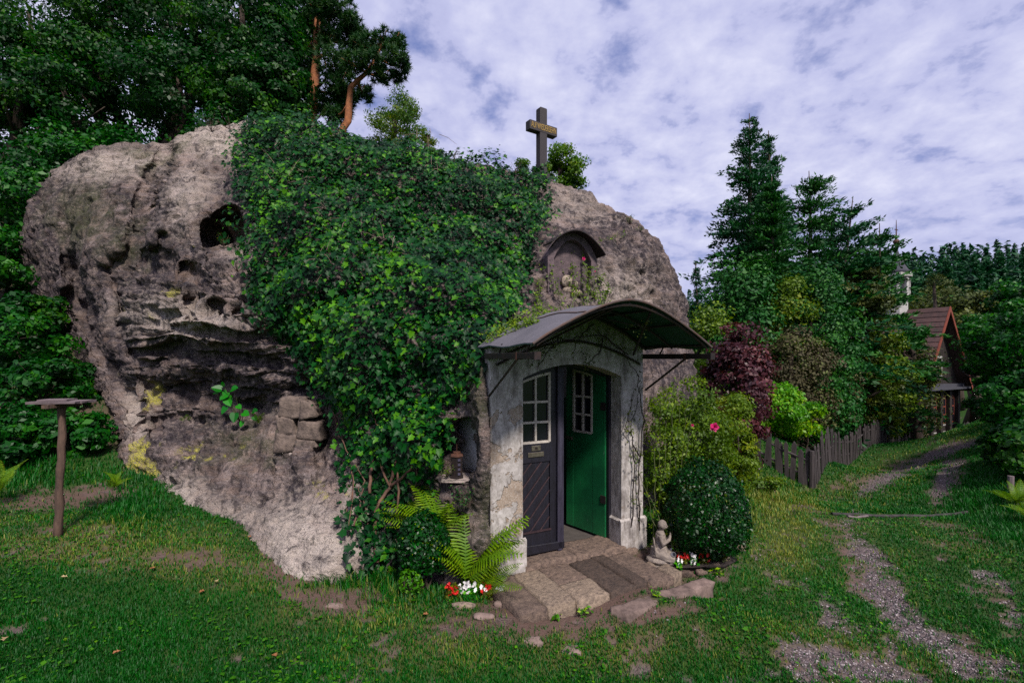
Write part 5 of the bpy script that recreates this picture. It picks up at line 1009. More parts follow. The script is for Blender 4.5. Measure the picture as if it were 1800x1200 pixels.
for k_, (pts, r_) in enumerate([([(668, 980), (664, 930), (668, 880), (690, 850), (700, 810), (712, 775), (710, 720)], .022), ([(655, 860), (658, 820), (663, 788), (690, 850)], .018), ([(690, 848), (720, 830), (742, 790)], .016), ([(628, 920), (640, 870), (645, 840), (625, 800)], .009), ([(612, 900), (625, 870), (626, 830)], .007), ([(700, 900), (705, 860), (702, 800), (712, 740)], .014), ([(735, 850), (738, 800), (748, 768)], .010), ([(585, 700), (600, 760), (622, 800), (628, 850), (618, 930)], .008), ([(655, 930), (648, 880), (636, 850)], .007), ([(640, 700), (665, 735), (672, 760)], .008)]):
    b_ = MB(); pp = on_rock(pts, .11); sm = []
    for i in range(len(pp) - 1):
        for j in range(4): q = pp[i].lerp(pp[i + 1], j / 4); sm.append(q + Vector((random.gauss(0, .008), random.gauss(0, .008), random.gauss(0, .008))))
    sm.append(pp[-1]); b_.tube(sm, [r_ * (1 - .4 * i / len(sm)) for i in range(len(sm))], 7); b_.build('ivy_stem', M['ivy_stem'], ivy, True)
b_ = MB()
for cx_, cy_, n_ in [(545, 330, 12), (700, 430, 10), (600, 390, 8), (770, 300, 5), (500, 330, 10), (590, 470, 7), (760, 255, 4)]:
    hpp, hnn = hit(cx_, cy_)
    for q in range(n_):
        s_0 = hpp + Vector((random.gauss(0, .12), -.42 + random.gauss(0, .06), random.gauss(0, .14))); d_ = Vector((random.gauss(0, 1), random.gauss(-.4, .5), random.gauss(.3, .8))).normalized() * random.uniform(.1, .25); b_.tube([s_0, s_0 + d_ * .5 + Vector((0, 0, .02)), s_0 + d_], [.004, .003, .0015], 4)
b_.build('dry_twigs', M['ivy_dead'], ivy, kind='stuff')

# ------------------------------------------------------------------ grass
NG = 480000
Yg = 3.0 + (rng.random(NG) ** 2.2) * 9.5; pxg = rng.uniform(-60, 1860, NG); pxg[:150000] = rng.uniform(-700, 2500, 150000); nf = 60000; Yg[-nf:] = rng.uniform(8, 22, nf); pxg[-nf:] = rng.uniform(1240, 1950, nf)
xg = (pxg - 900) / F0 * Yg; zg = zsurf(xg, Yg); Pg = np.column_stack([xg, Yg, zg])
gr_, ba_, dr_ = zones(Pg); ppx, ppy = w2px(Pg); sF, tF = toF(Pg)
okk = (rng.random(NG) > np.clip(gr_ * .86 + ba_ * .84, 0, .92)) & ~((sF > -.1) & (sF < 1.85) & (tF > -3) & (tF < .82)) & ~((sF > .78) & (sF < 1.92) & (tF > .9) & (tF < 1.04))
hb = np.array([bool(False)] * NG); Pg, dr_, ppx, ppy, Yg = Pg[okk], dr_[okk], ppx[okk], ppy[okk], Yg[okk]; n_ = len(Pg)
tall = np.clip(blobs(ppx, ppy, [(640, 1030, 110, 30, 0, 1.), (230, 870, 70, 60, 40, .9), (1340, 880, 70, 40, 0, .5), (700, 1050, 140, 16, 0, .8), (60, 830, 120, 40, 0, 1), (1760, 900, 80, 60, 0, .8)]), 0, 1)
cl_ = fbm(Pg * np.array([3, 3, 0.]), 401, 3); hgt = (.020 + .014 * rng.random(n_) + .020 * np.clip(cl_, 0, 1) + tall * .12 * rng.random(n_)) * (1 + (Yg > 8) * .6); wdt = (.0016 + .0006 * Yg * (1 + tall * .2)) * rng.uniform(.7, 1.3, n_)
az = rng.uniform(0, 2 * np.pi, n_); ln = rng.uniform(.1, .95, n_) * hgt; dx_ = np.stack([np.cos(az), np.sin(az), az * 0], -1); sx = np.stack([-np.sin(az), np.cos(az), az * 0], -1) * wdt[:, None]
mid = Pg + dx_ * (ln * .35)[:, None] + np.array([0, 0, 1]) * (hgt * .6)[:, None]; tip_ = Pg + dx_ * ln[:, None] + np.array([0, 0, 1]) * hgt[:, None]
V = np.stack([Pg - sx - [0, 0, .01], Pg + sx - [0, 0, .01], mid + sx * .7, mid - sx * .7, tip_], 1).reshape(-1, 3); b5 = np.arange(n_) * 5
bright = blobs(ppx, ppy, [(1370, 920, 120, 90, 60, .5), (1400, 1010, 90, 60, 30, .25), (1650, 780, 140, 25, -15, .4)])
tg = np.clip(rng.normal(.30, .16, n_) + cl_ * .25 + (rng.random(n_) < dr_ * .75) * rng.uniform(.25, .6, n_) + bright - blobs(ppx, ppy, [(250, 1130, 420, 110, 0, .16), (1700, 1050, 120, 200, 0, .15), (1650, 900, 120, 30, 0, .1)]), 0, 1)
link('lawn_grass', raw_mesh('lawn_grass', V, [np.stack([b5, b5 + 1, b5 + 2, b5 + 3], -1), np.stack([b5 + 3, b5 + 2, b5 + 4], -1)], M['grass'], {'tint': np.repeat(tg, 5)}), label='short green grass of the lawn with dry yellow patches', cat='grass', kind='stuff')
# clover, plantain and straw in the lawn
nW = 26000; Yw = 3.1 + rng.random(nW) ** 1.7 * 8; pw_ = rng.uniform(-50, 1850, nW); xw = (pw_ - 900) / F0 * Yw; Pw = np.column_stack([xw, Yw, zsurf(xw, Yw)]); sW, tW = toF(Pw); g5, b5_, d5 = zones(Pw)
kw_ = (fbm(Pw * np.array([1.6, 1.6, 0]), 611, 3) + rng.normal(0, .12, nW) > .06) & (g5 < .5) & (b5_ < .6) & ~((sW > -.1) & (sW < 1.95) & (tW > -3) & (tW < 1.05)); Pw = Pw[kw_]; Pw[:, 2] += rng.uniform(.012, .035, len(Pw)); V, Fq = leaves(Pw, np.tile([0, -.1, 1.], (len(Pw), 1)), .026, .75, .1, .6, .35)
link('lawn_weeds', raw_mesh('lawn_weeds', V, Fq, M['bright'], {'tint': np.repeat(np.clip(rng.normal(.2, .2, len(Pw)), 0, 1), 4)}), label='clover and small broad weeds growing among the lawn grass', cat='weeds', kind='stuff')
# gravel
NS = 16000; Ys = 3.2 + rng.random(NS * 6) ** 1.6 * 18; pxs = rng.uniform(1150, 1850, NS * 6); xs = (pxs - 900) / F0 * Ys; zs_ = zsurf(xs, Ys); Ps = np.column_stack([xs, Ys, zs_]); g1, b1, _ = zones(Ps); kk = np.where(rng.random(len(Ps)) < g1 * .9 + b1 * .05)[0][:NS]; Ps = Ps[kk]; n_ = len(Ps)
oc = np.array([[1, 0, 0], [0, 1, 0], [-1, 0, 0], [0, -1, 0], [0, 0, 1], [0, 0, -.6]]); of = np.array([[0, 1, 4], [1, 2, 4], [2, 3, 4], [3, 0, 4], [1, 0, 5], [2, 1, 5], [3, 2, 5], [0, 3, 5]])
rs = rng.uniform(.004, .014, n_) * (1 + Ps[:, 1] * .03); sq = rng.uniform(.5, 1.3, (n_, 1, 3)) * np.array([1, 1, .6]); an = rng.uniform(0, 6.28, n_); ov = oc[None] * sq * rs[:, None, None]; ox = ov[..., 0] * np.cos(an)[:, None] - ov[..., 1] * np.sin(an)[:, None]; oy = ov[..., 0] * np.sin(an)[:, None] + ov[..., 1] * np.cos(an)[:, None]
V = np.stack([ox, oy, ov[..., 2]], -1) + Ps[:, None]; Fp = (of[None] + (np.arange(n_) * 6)[:, None, None]).reshape(-1, 3)
m, t, p = base_mat('track_gravel'); t.put(p.inputs['Base Color'], t.ramp(t.attr('tint'), [(0., (.04, .033, .038)), (.65, (.13, .105, .115)), (1., (.38, .33, .33))])); p.inputs['Roughness'].default_value = .85; M['gravel'] = m
link('track_gravel', raw_mesh('track_gravel', V.reshape(-1, 3), Fp, m, {'tint': np.repeat(rng.random(n_), 6)}), label='loose grey and pinkish stones in the wheel ruts of the track', cat='gravel', kind='stuff')

# ------------------------------------------------------------------ shrubs round the porch
def bush_at(name, label, cat, px, Y, rpx, rpy, py, mat, nleaf, size, **kw): return broadleaf(name, label, cat, px, py, Y, rpx, rpy, mat, nleaf, size, **kw)
def ball_shrub(name, label, px, py, Y, rpx, rpy, mat, n_, size):
    c = px2w(px, py, Y); r = np.array([rpx, rpx, rpy]) / F0 * Y; root = thing(name, (c[0], Y, gz(c[0], Y)), label, 'shrub'); d = unit(rng.normal(0, 1, (n_, 3))); rr_ = rng.uniform(.72, 1.0, n_) ** .5 * (1 + fbm(d * 3, 500, 3) * .24 + (rng.random(n_) < .06) * .07); P = c + d * rr_[:, None] * r
    k_ = P[:, 2] > gz(c[0], Y); P, d = P[k_], d[k_]; V, Fq = leaves(P, d, size, .6, .12, .3, .7); fol_obj('foliage', root, mat, V, Fq, np.clip(rng.beta(2, 3, len(P)) * .8 + fbm(P * 9, 7, 2) * .3, 0, 1))
    mb = MB(); 
    for q in range(7): mb.tube([(c[0] + random.gauss(0, .04), Y + random.gauss(0, .04), root.location.z - .03), tuple(c + np.array([random.gauss(0, .4), random.gauss(0, .4), random.uniform(-.2, .5)]) * r)], [.014, .004], 5)
    mb.build('stem', M['bark'], root); 
    return root
ball_shrub('box_shrub', 'large dark green rounded box bush right of the porch', 1240, 895, 5.35, 72, 84, M['box'], 16000, .031)
ball_shrub('box_shrub', 'small dark green box bush at the foot of the ferns', 745, 955, 4.55, 46, 55, M['box'], 6500, .031)
ball_shrub('box_shrub', 'tiny yellow-green box sprig in front of the small box bush', 722, 1020, 4.35, 20, 22, M['bright'], 500, .026)
rb = broadleaf('rose_bush', 'sprawling rose bush with one bright pink bloom right of the porch', 'shrub', 1215, 735, 6.6, 92, 92, M['rose_leaf'], 9500, .050, 46, blob=.28, fill=.25)
broadleaf('yellow_green_bush', 'yellow-green sunlit bush beside the rose bush, over the fence end', 'bush', 1292, 745, 7.6, 40, 72, M['gold'], 5000, .052, 30, blob=.3)
broadleaf('rose_thicket', 'loose twiggy rose growth low between porch and box bush', 'shrub', 1160, 850, 5.7, 30, 75, M['rose_leaf'], 1700, .036, 26, blob=.25, fill=.1)
broadleaf('weed_patch', 'yellow-green weeds growing at the foot of the near pickets', 'weeds', 1335, 850, 8.6, 46, 16, M['rose_leaf'], 1500, .05, 20)
# roses
def bloom(mb, c, r, seed):
    rnd = random.Random(seed)
    for ring, (n_, rr_, tl) in enumerate([(5, 1., .9), (5, .75, .5), (4, .5, .25), (3, .3, .1)]):
        for i in range(n_):
            a = 6.283 * (i + ring * .5) / n_ + rnd.uniform(-.1, .1); d = Vector((math.cos(a), -.3, math.sin(a))); s2 = Vector((-math.sin(a), 0, math.cos(a))); cc = Vector(c); o_ = Vector((0, -r * (1 - rr_) * .9, 0))
            mb.add([cc, cc + (d * .6 + s2 * .45) * r * rr_ + o_, cc + d * r * rr_ + o_ * 1.1, cc + (d * .6 - s2 * .45) * r * rr_ + o_], [(0, 1, 2, 3)], rnd.random())
M['pink'] = plain('pink_petals', (0.80, 0.035, 0.24), .5, (0.55, .02, .15), 30, bump=0); M['red'] = plain('red_petals', (0.65, 0.012, 0.012), .5, (0.45, .01, .01), 30, bump=0); M['white'] = plain('white_petals', (0.80, 0.78, 0.78), .5, (.65, .6, .62), 30, bump=0)
b_ = MB(); c = W(1255, 750, 5.95); bloom(b_, c, .062, 3); b_.build('rose_bloom', M['pink'], rb)
b_ = MB(); b_.tube([c, c + Vector((-.1, .25, -.25))], .004, 4); b_.build('bloom_stalk', M['stem'], rb)
b_ = MB(); bloom(b_, W(1217, 747, 6.0), .02, 4); b_.build('rose_bloom', M['pink'], rb)

def rambler(name, label, strands, off_, leaf_n, size, mat=None, stem=None, blooms=(), rad_=.006, cat='climbing rose'):
    """strands: lists of world points"""
    root = thing(name, tuple(strands[0][0]), label, cat); mb = MB(); LP, LN = [], []
    for st_ in strands:
        pts = []
        for i in range(len(st_) - 1):
            for j in range(5): pts.append(st_[i].lerp(st_[i + 1], j / 5) + Vector((random.gauss(0, .008), random.gauss(0, .008), random.gauss(0, .008))))
        pts.append(st_[-1]); mb.tube(pts, [rad_ * (1.2 - .8 * i / len(pts)) for i in range(len(pts))], 5)
        for q in range(leaf_n):
            p_ = random.choice(pts); d_ = Vector((random.gauss(0, 1), random.gauss(-.3, .7), random.gauss(0, 1))).normalized() * random.uniform(.02, .10)
            for e in range(4): LP.append(p_ + d_ * (.4 + .25 * e) + Vector((random.gauss(0, .012), random.gauss(0, .012), random.gauss(0, .012)))); LN.append((random.gauss(0, .5), -.6, .6))
    LP = np.array(LP); V, Fq = leaves(LP, np.array(LN), size, .55, .12, .2, .5); fol_obj('foliage', root, mat or M['rose_leaf'], V, Fq, np.clip(rng.beta(3, 2, len(LP)), 0, 1)); mb.build('stem', stem or M['stem'], root)
    for i, (c, r_) in enumerate(blooms): b_ = MB(); bloom(b_, c, r_, i); b_.build('rose_bloom', M['pink'], root)
    return root
def SP(px, py, dY=0.): h_ = hit(px, py)[0]; return W(px, py, h_.y + dY)
rambler('climbing_rose', 'climbing rose with two small pink blooms trailing over the memorial niche',
        [[SP(1040, 565, -.05), SP(1020, 520, -.2), SP(990, 480, -.25), SP(978, 440, -.3), SP(985, 410, -.4)], [SP(1000, 560, -.05), SP(985, 520, -.15), SP(968, 480, -.15), SP(955, 460, -.1)], [SP(1030, 560, -.1), SP(1035, 500, -.25), SP(1022, 450, -.4), SP(1040, 425, -.35), SP(1075, 420, -.15), SP(1095, 412, -.1)],
         [SP(1060, 560, -.1), SP(1050, 520, -.2), SP(1035, 480, -.3), SP(1010, 440, -.3)], [SP(1000, 560, -.1), SP(1015, 500, -.25), SP(1000, 450, -.3)], [SP(1055, 540, -.1), SP(1070, 505, -.12), SP(1040, 470, -.3)], [SP(950, 560, -.05), SP(945, 520, -.1), SP(955, 490, -.1)], [SP(1080, 565, -.1), SP(1060, 530, -.15), SP(1020, 490, -.25)]],
        0, 50, .034, blooms=[(SP(1013, 430, -.45), .028), (SP(1026, 455, -.4), .03), (SP(1046, 477, -.35), .012)])
def CV(s, t_, dz=.03): return Vector(FP(s, t_, ztop(s) + dz))
rambler('climbing_rose', 'leafy rambler lying on the left slope of the porch canopy', [[CV(.05, .0), CV(.2, .15), CV(.35, .1), CV(.5, .0), CV(.65, -.1)], [CV(.02, -.1), CV(.2, -.1), CV(.4, -.05), CV(.7, -.15)], [CV(.3, -.1), CV(.3, .2), CV(.33, .35)], [CV(0, -.15, .05), CV(.3, -.2, .08), CV(.6, -.2, .1), CV(.9, -.2, .08)]], 0, 60, .032)
rambler('dry_rambler', 'dry twigs and withered blossoms tangled beneath the porch canopy', [[Vector(FP(WID - .08, .03, .15)), Vector(FP(WID - .12, .05, .8)), Vector(FP(WID - .05, .06, 1.4)), Vector(FP(WID - .15, .08, 1.9)), Vector(FP(1.5, .12, 2.2)), Vector(FP(1.1, .2, 2.4))], [Vector(FP(WID - .2, .03, .2)), Vector(FP(WID - .16, .05, .9)), Vector(FP(WID - .22, .05, 1.3)), Vector(FP(WID - .1, .07, 1.8))],
         [Vector(FP(1.6, .1, 2.15)), Vector(FP(1.2, .2, 2.35)), Vector(FP(.8, .2, 2.3)), Vector(FP(.5, .15, 2.2)), Vector(FP(.35, .2, 2.05))], [Vector(FP(1.2, .2, 2.3)), Vector(FP(1.1, .25, 2.15)), Vector(FP(1.0, .2, 2.05)), Vector(FP(.95, .2, 1.98))], [Vector(FP(.6, .3, 2.3)), Vector(FP(.4, .4, 2.15)), Vector(FP(.3, .4, 2.0))], [Vector(FP(1.0, .3, 2.45)), Vector(FP(.8, .35, 2.3)), Vector(FP(.75, .3, 2.15))],
         [Vector(FP(WID - .1, .05, 1.0)), Vector(FP(WID - .3, .06, 1.35)), Vector(FP(WID - .22, .08, 1.7))], [Vector(FP(.9, .5, 2.5)), Vector(FP(1.1, .7, 2.42)), Vector(FP(1.25, .75, 2.40)), Vector(FP(1.3, .75, 2.46))]], 0, 22, .026, M['olive'], M['iron'], rad_=.007, cat='climber')
rambler('wall_rose', 'airy climbing rose hugging the right side of the porch wall', [[Vector(FP(WID + .05 + .04 * q, .1 + .05 * (q % 3), .0)), Vector(FP(WID + .08 + .07 * q, .12, .6)), Vector(FP(WID + .02 + .09 * q, .15, 1.2)), Vector(FP(WID - .02 + .10 * q, .2, 1.55 + .09 * (q % 4)))] for q in range(7)], 0, 46, .032, M['rose_leaf'], M['stem'])
rambler('rose_canes', 'thin bare rose canes fanning up from the bed behind the stone figure', [[gs(1180, 5.3), gs(1180, 5.3) + Vector((-.15, 0, .5)), gs(1180, 5.3) + Vector((-.4, .05, 1.0))], [gs(1182, 5.3), gs(1182, 5.3) + Vector((.1, -.02, .45)), gs(1182, 5.3) + Vector((.22, -.04, .95))], [gs(1180, 5.3), gs(1180, 5.3) + Vector((0, 0, .35)), gs(1180, 5.3) + Vector((.02, 0, .6))], [gs(1178, 5.3), gs(1178, 5.3) + Vector((-.2, 0, .4)), gs(1178, 5.3) + Vector((-.25, 0, .8))]], 0, 5, .03, M['birch'], M['stem'], rad_=.005, cat='rose canes')

# ferns
def frond_mesh(L, seed, arch=.6, wide=.26):
    rnd = random.Random(seed); V = []; Fs = []; T = []; n_ = 24; pts = []
    for i in range(n_ + 1):
        u = i / n_; pts.append(Vector((L * (.28 * u + .42 * u * u), 0, L * (1.05 * u - arch * .75 * u * u))))
    for i in range(n_):
        b = len(V); p0, p1 = pts[i], pts[i + 1]; w_ = .0035 * (1 - i / n_) + .001; V += [p0 + Vector((0, -w_, 0)), p0 + Vector((0, w_, 0)), p1 + Vector((0, w_, 0)), p1 + Vector((0, -w_, 0))]; Fs.append((b, b + 1, b + 2, b + 3)); T += [.2] * 4
        u = i / n_
        if u < .12: continue
        ln_ = L * wide * math.sin(min(1, (u - .08) / .35) * 1.57) * (1 - u) ** .55 * 1.15; d = (p1 - p0).normalized()
        for sg in (-1, 1):
            dirv = (Vector((0, sg, 0)) + d * .45 + Vector((0, 0, -.12))).normalized(); wd_ = L / n_ * .72; base = p0 + d * rnd.uniform(0, .3) * L / n_; prev = None
            for q in range(4):
                f0 = q / 3; c = base + dirv * ln_ * f0 + Vector((0, 0, -.10 * ln_ * f0 * f0)); ww = wd_ * (1 - f0) ** .6 * (1 if q % 2 == 0 else .62) + .001; b = len(V); V += [c - d * ww * .5, c + d * ww * .5]; T += [.25 + .5 * f0 + rnd.uniform(-.1, .15)] * 2
                if prev is not None: Fs.append((prev, prev + 1, b + 1, b))
                prev = b
    me = bpy.data.meshes.new('frond'); me.from_pydata([tuple(v_) for v_ in V], [], Fs); at_ = me.attributes.new('tint', 'FLOAT', 'POINT'); at_.data.foreach_set('value', T); me.materials.append(M['fern']); return me
FM = [frond_mesh(1., 1, .35), frond_mesh(1., 2, .6), frond_mesh(1., 3, .8), frond_mesh(1., 4, .5, .2)]
def fern(label, loc, n_, L, lo=.5, hi=1.1, az0=0, az1=6.283, par=None, group=None):
    root = thing('fern', loc, label, 'fern', group)
    for i in range(n_):
        a = az0 + (az1 - az0) * (i + random.uniform(.2, .8)) / n_; o_ = link('frond', random.choice(FM), root, loc=(random.gauss(0, .03), random.gauss(0, .03), 0), rot=(random.gauss(0, .2), random.uniform(-.35, hi - .80), a)); s2 = L * random.uniform(.7, 1.1); o_.scale = (s2, s2, s2)
    return root
fern('tall light green fern clump left of the porch pillar', tuple(gs(822, 4.60) + Vector((0, 0, .08))), 40, .80, hi=1.15, az0=-.5, az1=3.7)
fern('light green fern with pale fronds between ivy and box bush', tuple(gs(762, 4.84) + Vector((0, 0, .32))), 44, .72, hi=1.1, az0=-.7, az1=3.9)
fern('dark-tipped fern leaning against the left porch plinth', tuple(gs(846, 4.50) + Vector((0, 0, .02))), 12, .52, hi=1.25, az0=-.9, az1=2.6)
fern('fern at the left edge of the frame behind the feeding table', tuple(W(0, 870, 5.6)), 9, .55, hi=.9)
h_ = hit(455, 745)[0]; fern('small bright fern growing from the cleft below the broad leaves', tuple(h_ + Vector((0, -.02, 0))), 9, .22, hi=.8, az0=-2.6, az1=-.2)
h_ = hit(335, 740)[0]; fern('tiny fern in a crack left of the broad-leaved plant', tuple(h_ + Vector((0, -.02, 0))), 6, .17, hi=.8, az0=-2.6, az1=-.2)
h_ = hit(806, 800)[0]; fern('little fern hanging inside the lantern niche', tuple(W(808, 768, h_.y - .25)), 5, .16, hi=.8, az0=-2.6, az1=-.2)
fern('fern tuft at the left foot of the boulder', tuple(pyground(200, 860)), 10, .3)
for i, (a, b, lb) in enumerate([(1790, 870, 'bright fern on the right bank at the frame edge'), (1760, 850, 'shaded fern on the right bank left of the bright one'), (1800, 930, 'fern low at the right frame edge'), (1740, 820, 'farthest fern on the right bank beside the track')]):
    fern(lb, tuple(gs(a + 25, 7.0 + i * .8)), 12, .5, group='ferns on the right bank')
# broad-leaved plant on the rock ledge
h_ = hit(430, 740)[0]; bp = thing('broad_leaved_plant', tuple(h_), 'plant with large heart-shaped green leaves growing on the rock ledge', 'plant'); hy = h_.y - .22
M['broad'] = leaf_mat('broad_leaves', (0.012, 0.06, 0.012), (0.03, 0.15, 0.025), (0.11, 0.30, 0.045), .42, .3)
def heart(c, r, tilt, seed, tint):
    rnd = random.Random(seed); sh = [(-.42, 0), (-.52, .22), (-.38, .42), (-.05, .46), (.28, .30), (.62, 0), (.28, -.30), (-.05, -.46), (-.38, -.42), (-.52, -.22)]; a = Vector((math.cos(tilt), -.35, math.sin(tilt))).normalized(); nn_ = Vector((rnd.uniform(-.3, .3), -.75, .6)).normalized(); b__ = nn_.cross(a).normalized(); b_ = MB()
    vs = [Vector(c)] + [Vector(c) + a * u * r + b__ * v_ * r + nn_ * (abs(v_) * .25 * r) for u, v_ in sh]; b_.add(vs, [(0, i + 1, (i + 1) % 10 + 1) for i in range(10)], tint); return b_
sb = MB()
for i, (a, b, r_, tl) in enumerate([(382, 683, 19, 2.9), (412, 683, 18, .2), (394, 695, 20, -2.2), (402, 705, 22, -1.0), (395, 720, 18, -2.0), (412, 733, 20, -1.5), (420, 715, 13, -.6), (432, 727, 17, -.3), (448, 722, 14, .2), (392, 675, 10, 1.5), (448, 735, 12, -.8), (380, 690, 10, -2.8), (425, 745, 12, -1.8)]):
    c = W(a, b, hy + random.uniform(-.05, .05)); heart(c, r_ / F0 * hy * .85, tl, i, random.uniform(.3, .9)).build('leaf', M['broad'], bp); sb.tube([c, c.lerp(W(425, 740, hy + .2), .5) + Vector((0, -.02, .03)), W(425, 745, hy + .2)], .003, 4)
sb.build('stem', M['stem'], bp)
# shrublets and twigs
def tuft(name, label, base, n_, L, mat, cat='plant', leafs=True, stemmat=None, sp=.35, dens=7, sz=.02):
    root = thing(name, tuple(base), label, cat); mb = MB(); P = []
    for i in range(n_):
        d = Vector((random.gauss(0, sp), random.gauss(0, sp), 1)).normalized() * L * random.uniform(.5, 1); mb.tube([base, base + d * .5 + Vector((random.gauss(0, .02), 0, 0)), base + d], [.006, .004, .002], 4)
        for q in range(dens): P.append(base + d * random.uniform(.3, 1.05) + Vector((random.gauss(0, .015), random.gauss(0, .015), random.gauss(0, .015))))
    if leafs: V, Fq = leaves(np.array(P), np.tile([0, -.3, 1.], (len(P), 1)), sz, .45, .1, 0, .7); fol_obj('foliage', root, mat, V, Fq, rng.random(len(P)))
    mb.build('stem', stemmat or M['bark'], root); return root
for a, b, n_, L, lb in [(1108, 388, 9, .22, 'small bluish shrublet on the right skyline of the boulder'), (1125, 402, 6, .14, 'second tiny shrublet on the skyline of the boulder')]: tuft('rock_shrublet', lb, hit(a, b + 6)[0], n_, L, M['birch'], sp=.5, dens=12)
tuft('heather_sprig', 'pinkish heather sprigs on the crest of the boulder', hit(372, 232)[0], 9, .45, M['copper'], sp=.6, dens=14, sz=.018)
tuft('heather_sprig', 'pinkish heather twig leaning right on the boulder crest', hit(405, 228)[0], 6, .38, M['copper'], sp=.9, dens=14, sz=.018)
tuft('bare_sprig', 'dark bare sprigs above the ivy left of the cross', hit(905, 318)[0] + Vector((0, 0, .1)), 6, .42, M['olive'], sp=.3, dens=8)
tuft('bare_sprig', 'thin single sprig above the ivy halfway to the birch', hit(798, 298)[0] + Vector((0, 0, .1)), 4, .3, M['olive'], sp=.3, dens=6)
tuft('cavity_plant', 'small sprig growing at the mouth of the big rock cavity', W(392, 432, hit(392, 436)[0].y - .05), 9, .24, M['birch'], sp=.5, dens=14, sz=.02)
tuft('cavity_plant', 'bare reddish twig hanging at the ivy edge below the cavity', W(418, 478, hit(418, 478)[0].y - .05), 5, .22, M['copper'], sp=.7, dens=2)
tuft('niche_plant', 'feathery sprig beside the lantern in the niche', W(786, 838, 4.86), 12, .14, M['rose_leaf'], sp=.5, dens=16, sz=.012)
tuft('wall_plant', 'low leafy sprig under the lantern niche', hit(825, 880)[0] + Vector((0, -.05, -.05)), 12, .28, M['cypress'], sp=.6, dens=22, sz=.022)
tuft('dock_plant', 'leafy weed in front of the left steps corner', pyground(975, 1088), 10, .07, M['bright'], sp=1.0, dens=5, sz=.035); tuft('dock_plant', 'leafy weed in front of the middle of the steps', pyground(1030, 1085), 10, .09, M['bright'], sp=1.0, dens=5, sz=.035)
tuft('dock_plant', 'small weed at the right part of the step front', pyground(1155, 1046), 8, .07, M['bright'], sp=1.0, dens=5, sz=.03); tuft('dock_plant', 'spreading weed at the foot of the right flower bed', pyground(1262, 1010), 12, .10, M['bright'], sp=1.2, dens=6, sz=.035)

# ------------------------------------------------------------------ memorial niche above the porch
hpn = hit(1000, 500)[0]; yn = hit(965, 500)[0].y; 
mem = thing('memorial_niche', tuple(W(1000, 560, yn)), 'weathered memorial relief under a small curved metal hood in the rock above the canopy', 'memorial')
M['relief'] = plain('weathered_relief_stone', (0.17, 0.12, 0.13), .85, (0.06, 0.045, 0.055), 12, bump=.9, bd=.012); M['relief_pale'] = plain('pale_carved_stone', (0.40, 0.33, 0.26), .85, (0.2, 0.15, 0.12), 16, bump=.9, bd=.01)
cn = np.array(W(1002, 560, yn + .24)); a_n = R(22); ND = np.array([math.cos(a_n), math.sin(a_n), 0]); NNn = np.array([math.sin(a_n), -math.cos(a_n), 0]); u_ = yn / F0
def MP(s, t_, z_): q = cn + ND * s * u_ + NNn * t_ + np.array([0, 0, z_ * u_]); return tuple(q)
def archp(x0, x1, z0, zs, rise, n_=14): return [(x0, z0), (x1, z0)] + [(x1 + (x0 - x1) * i / n_, zs + rise * math.sin(math.pi * i / n_) ** .8) for i in range(n_ + 1)]
b_ = MB(); b_.prism(archp(-46, 42, -30, 108, 40), MP, -.25, .02); b_.build('back_slab', M['relief'], mem, bevel=.01)
ou = archp(-52, 48, -30, 108, 46); inn = archp(-40, 36, -30, 104, 36)
b_ = MB(); n_ = len(ou)
for i in range(1, n_ - 1): b_.prism([ou[i], ou[i + 1], inn[i + 1], inn[i]], MP, .02, .12, random.random())
b_.prism([ou[0], inn[0], inn[-1], ou[-1]], MP, .02, .12); b_.build('surround', M['relief'], mem)
b_ = MB(); b_.prism(archp(-26, 24, -30, 30, 36), MP, .02, .05); b_.build('inner_panel', M['relief'], mem, bevel=.008)
b_ = MB(); b_.tube([MP(-10, .05, 66), MP(-10, .085, 66)], [.10, .09], 18); b_.build('portrait_disc', M['relief_pale'], mem, True)
b_ = MB(); b_.tube([MP(6, .05, 62), MP(6, .08, 62)], [.07, .06], 16); b_.build('portrait_disc', M['relief'], mem, True)
b_ = MB(); b_.ball(MP(-10, .09, 66), (.045, .02, .055)); b_.ball(MP(-9, .08, 50), (.09, .04, .05)); b_.ball(MP(6, .09, 62), (.035, .02, .045)); b_.ball(MP(10, .08, 46), (.08, .04, .05)); b_.build('carved_figures', M['relief_pale'], mem, True)
b_ = MB(); b_.prism([(-22, 20), (20, 20), (18, 34), (-20, 34)], MP, .05, .075); b_.build('name_tablet', M['relief'], mem, bevel=.005)
hd = MB(); npt = 16; hx = lambda i: -50 + 104 * i / npt; hz_ = lambda i: 128 + 30 * math.sin(math.pi * (i / npt)) ** .9 - 14 * (i / npt)
V1 = [MP(hx(i), t_, hz_(i) + dz) for dz in (0, 2.2) for t_ in (.0, .14, .28) for i in range(npt + 1)]; n3_ = (npt + 1) * 3; fcs = []
for L_ in (0, 1):
    for j in range(2):
        for i in range(npt): a = L_ * n3_ + j * (npt + 1) + i; fcs.append((a, a + 1, a + npt + 2, a + npt + 1))
for i in range(npt): a = 2 * (npt + 1) + i; fcs.append((a, a + 1, a + 1 + n3_, a + n3_))
hd.add(V1, fcs, 1.); hd.build('metal_hood', M['iron'], mem)
b_ = MB(); b_.tube([MP(-52, .02, 128), MP(-52, .28, 128)], .012, 6); b_.build('hood_bracket', M['iron'], mem); b_ = MB(); b_.tube([MP(54, .02, 114), MP(54, .28, 114)], .012, 6); b_.build('hood_bracket', M['iron'], mem)

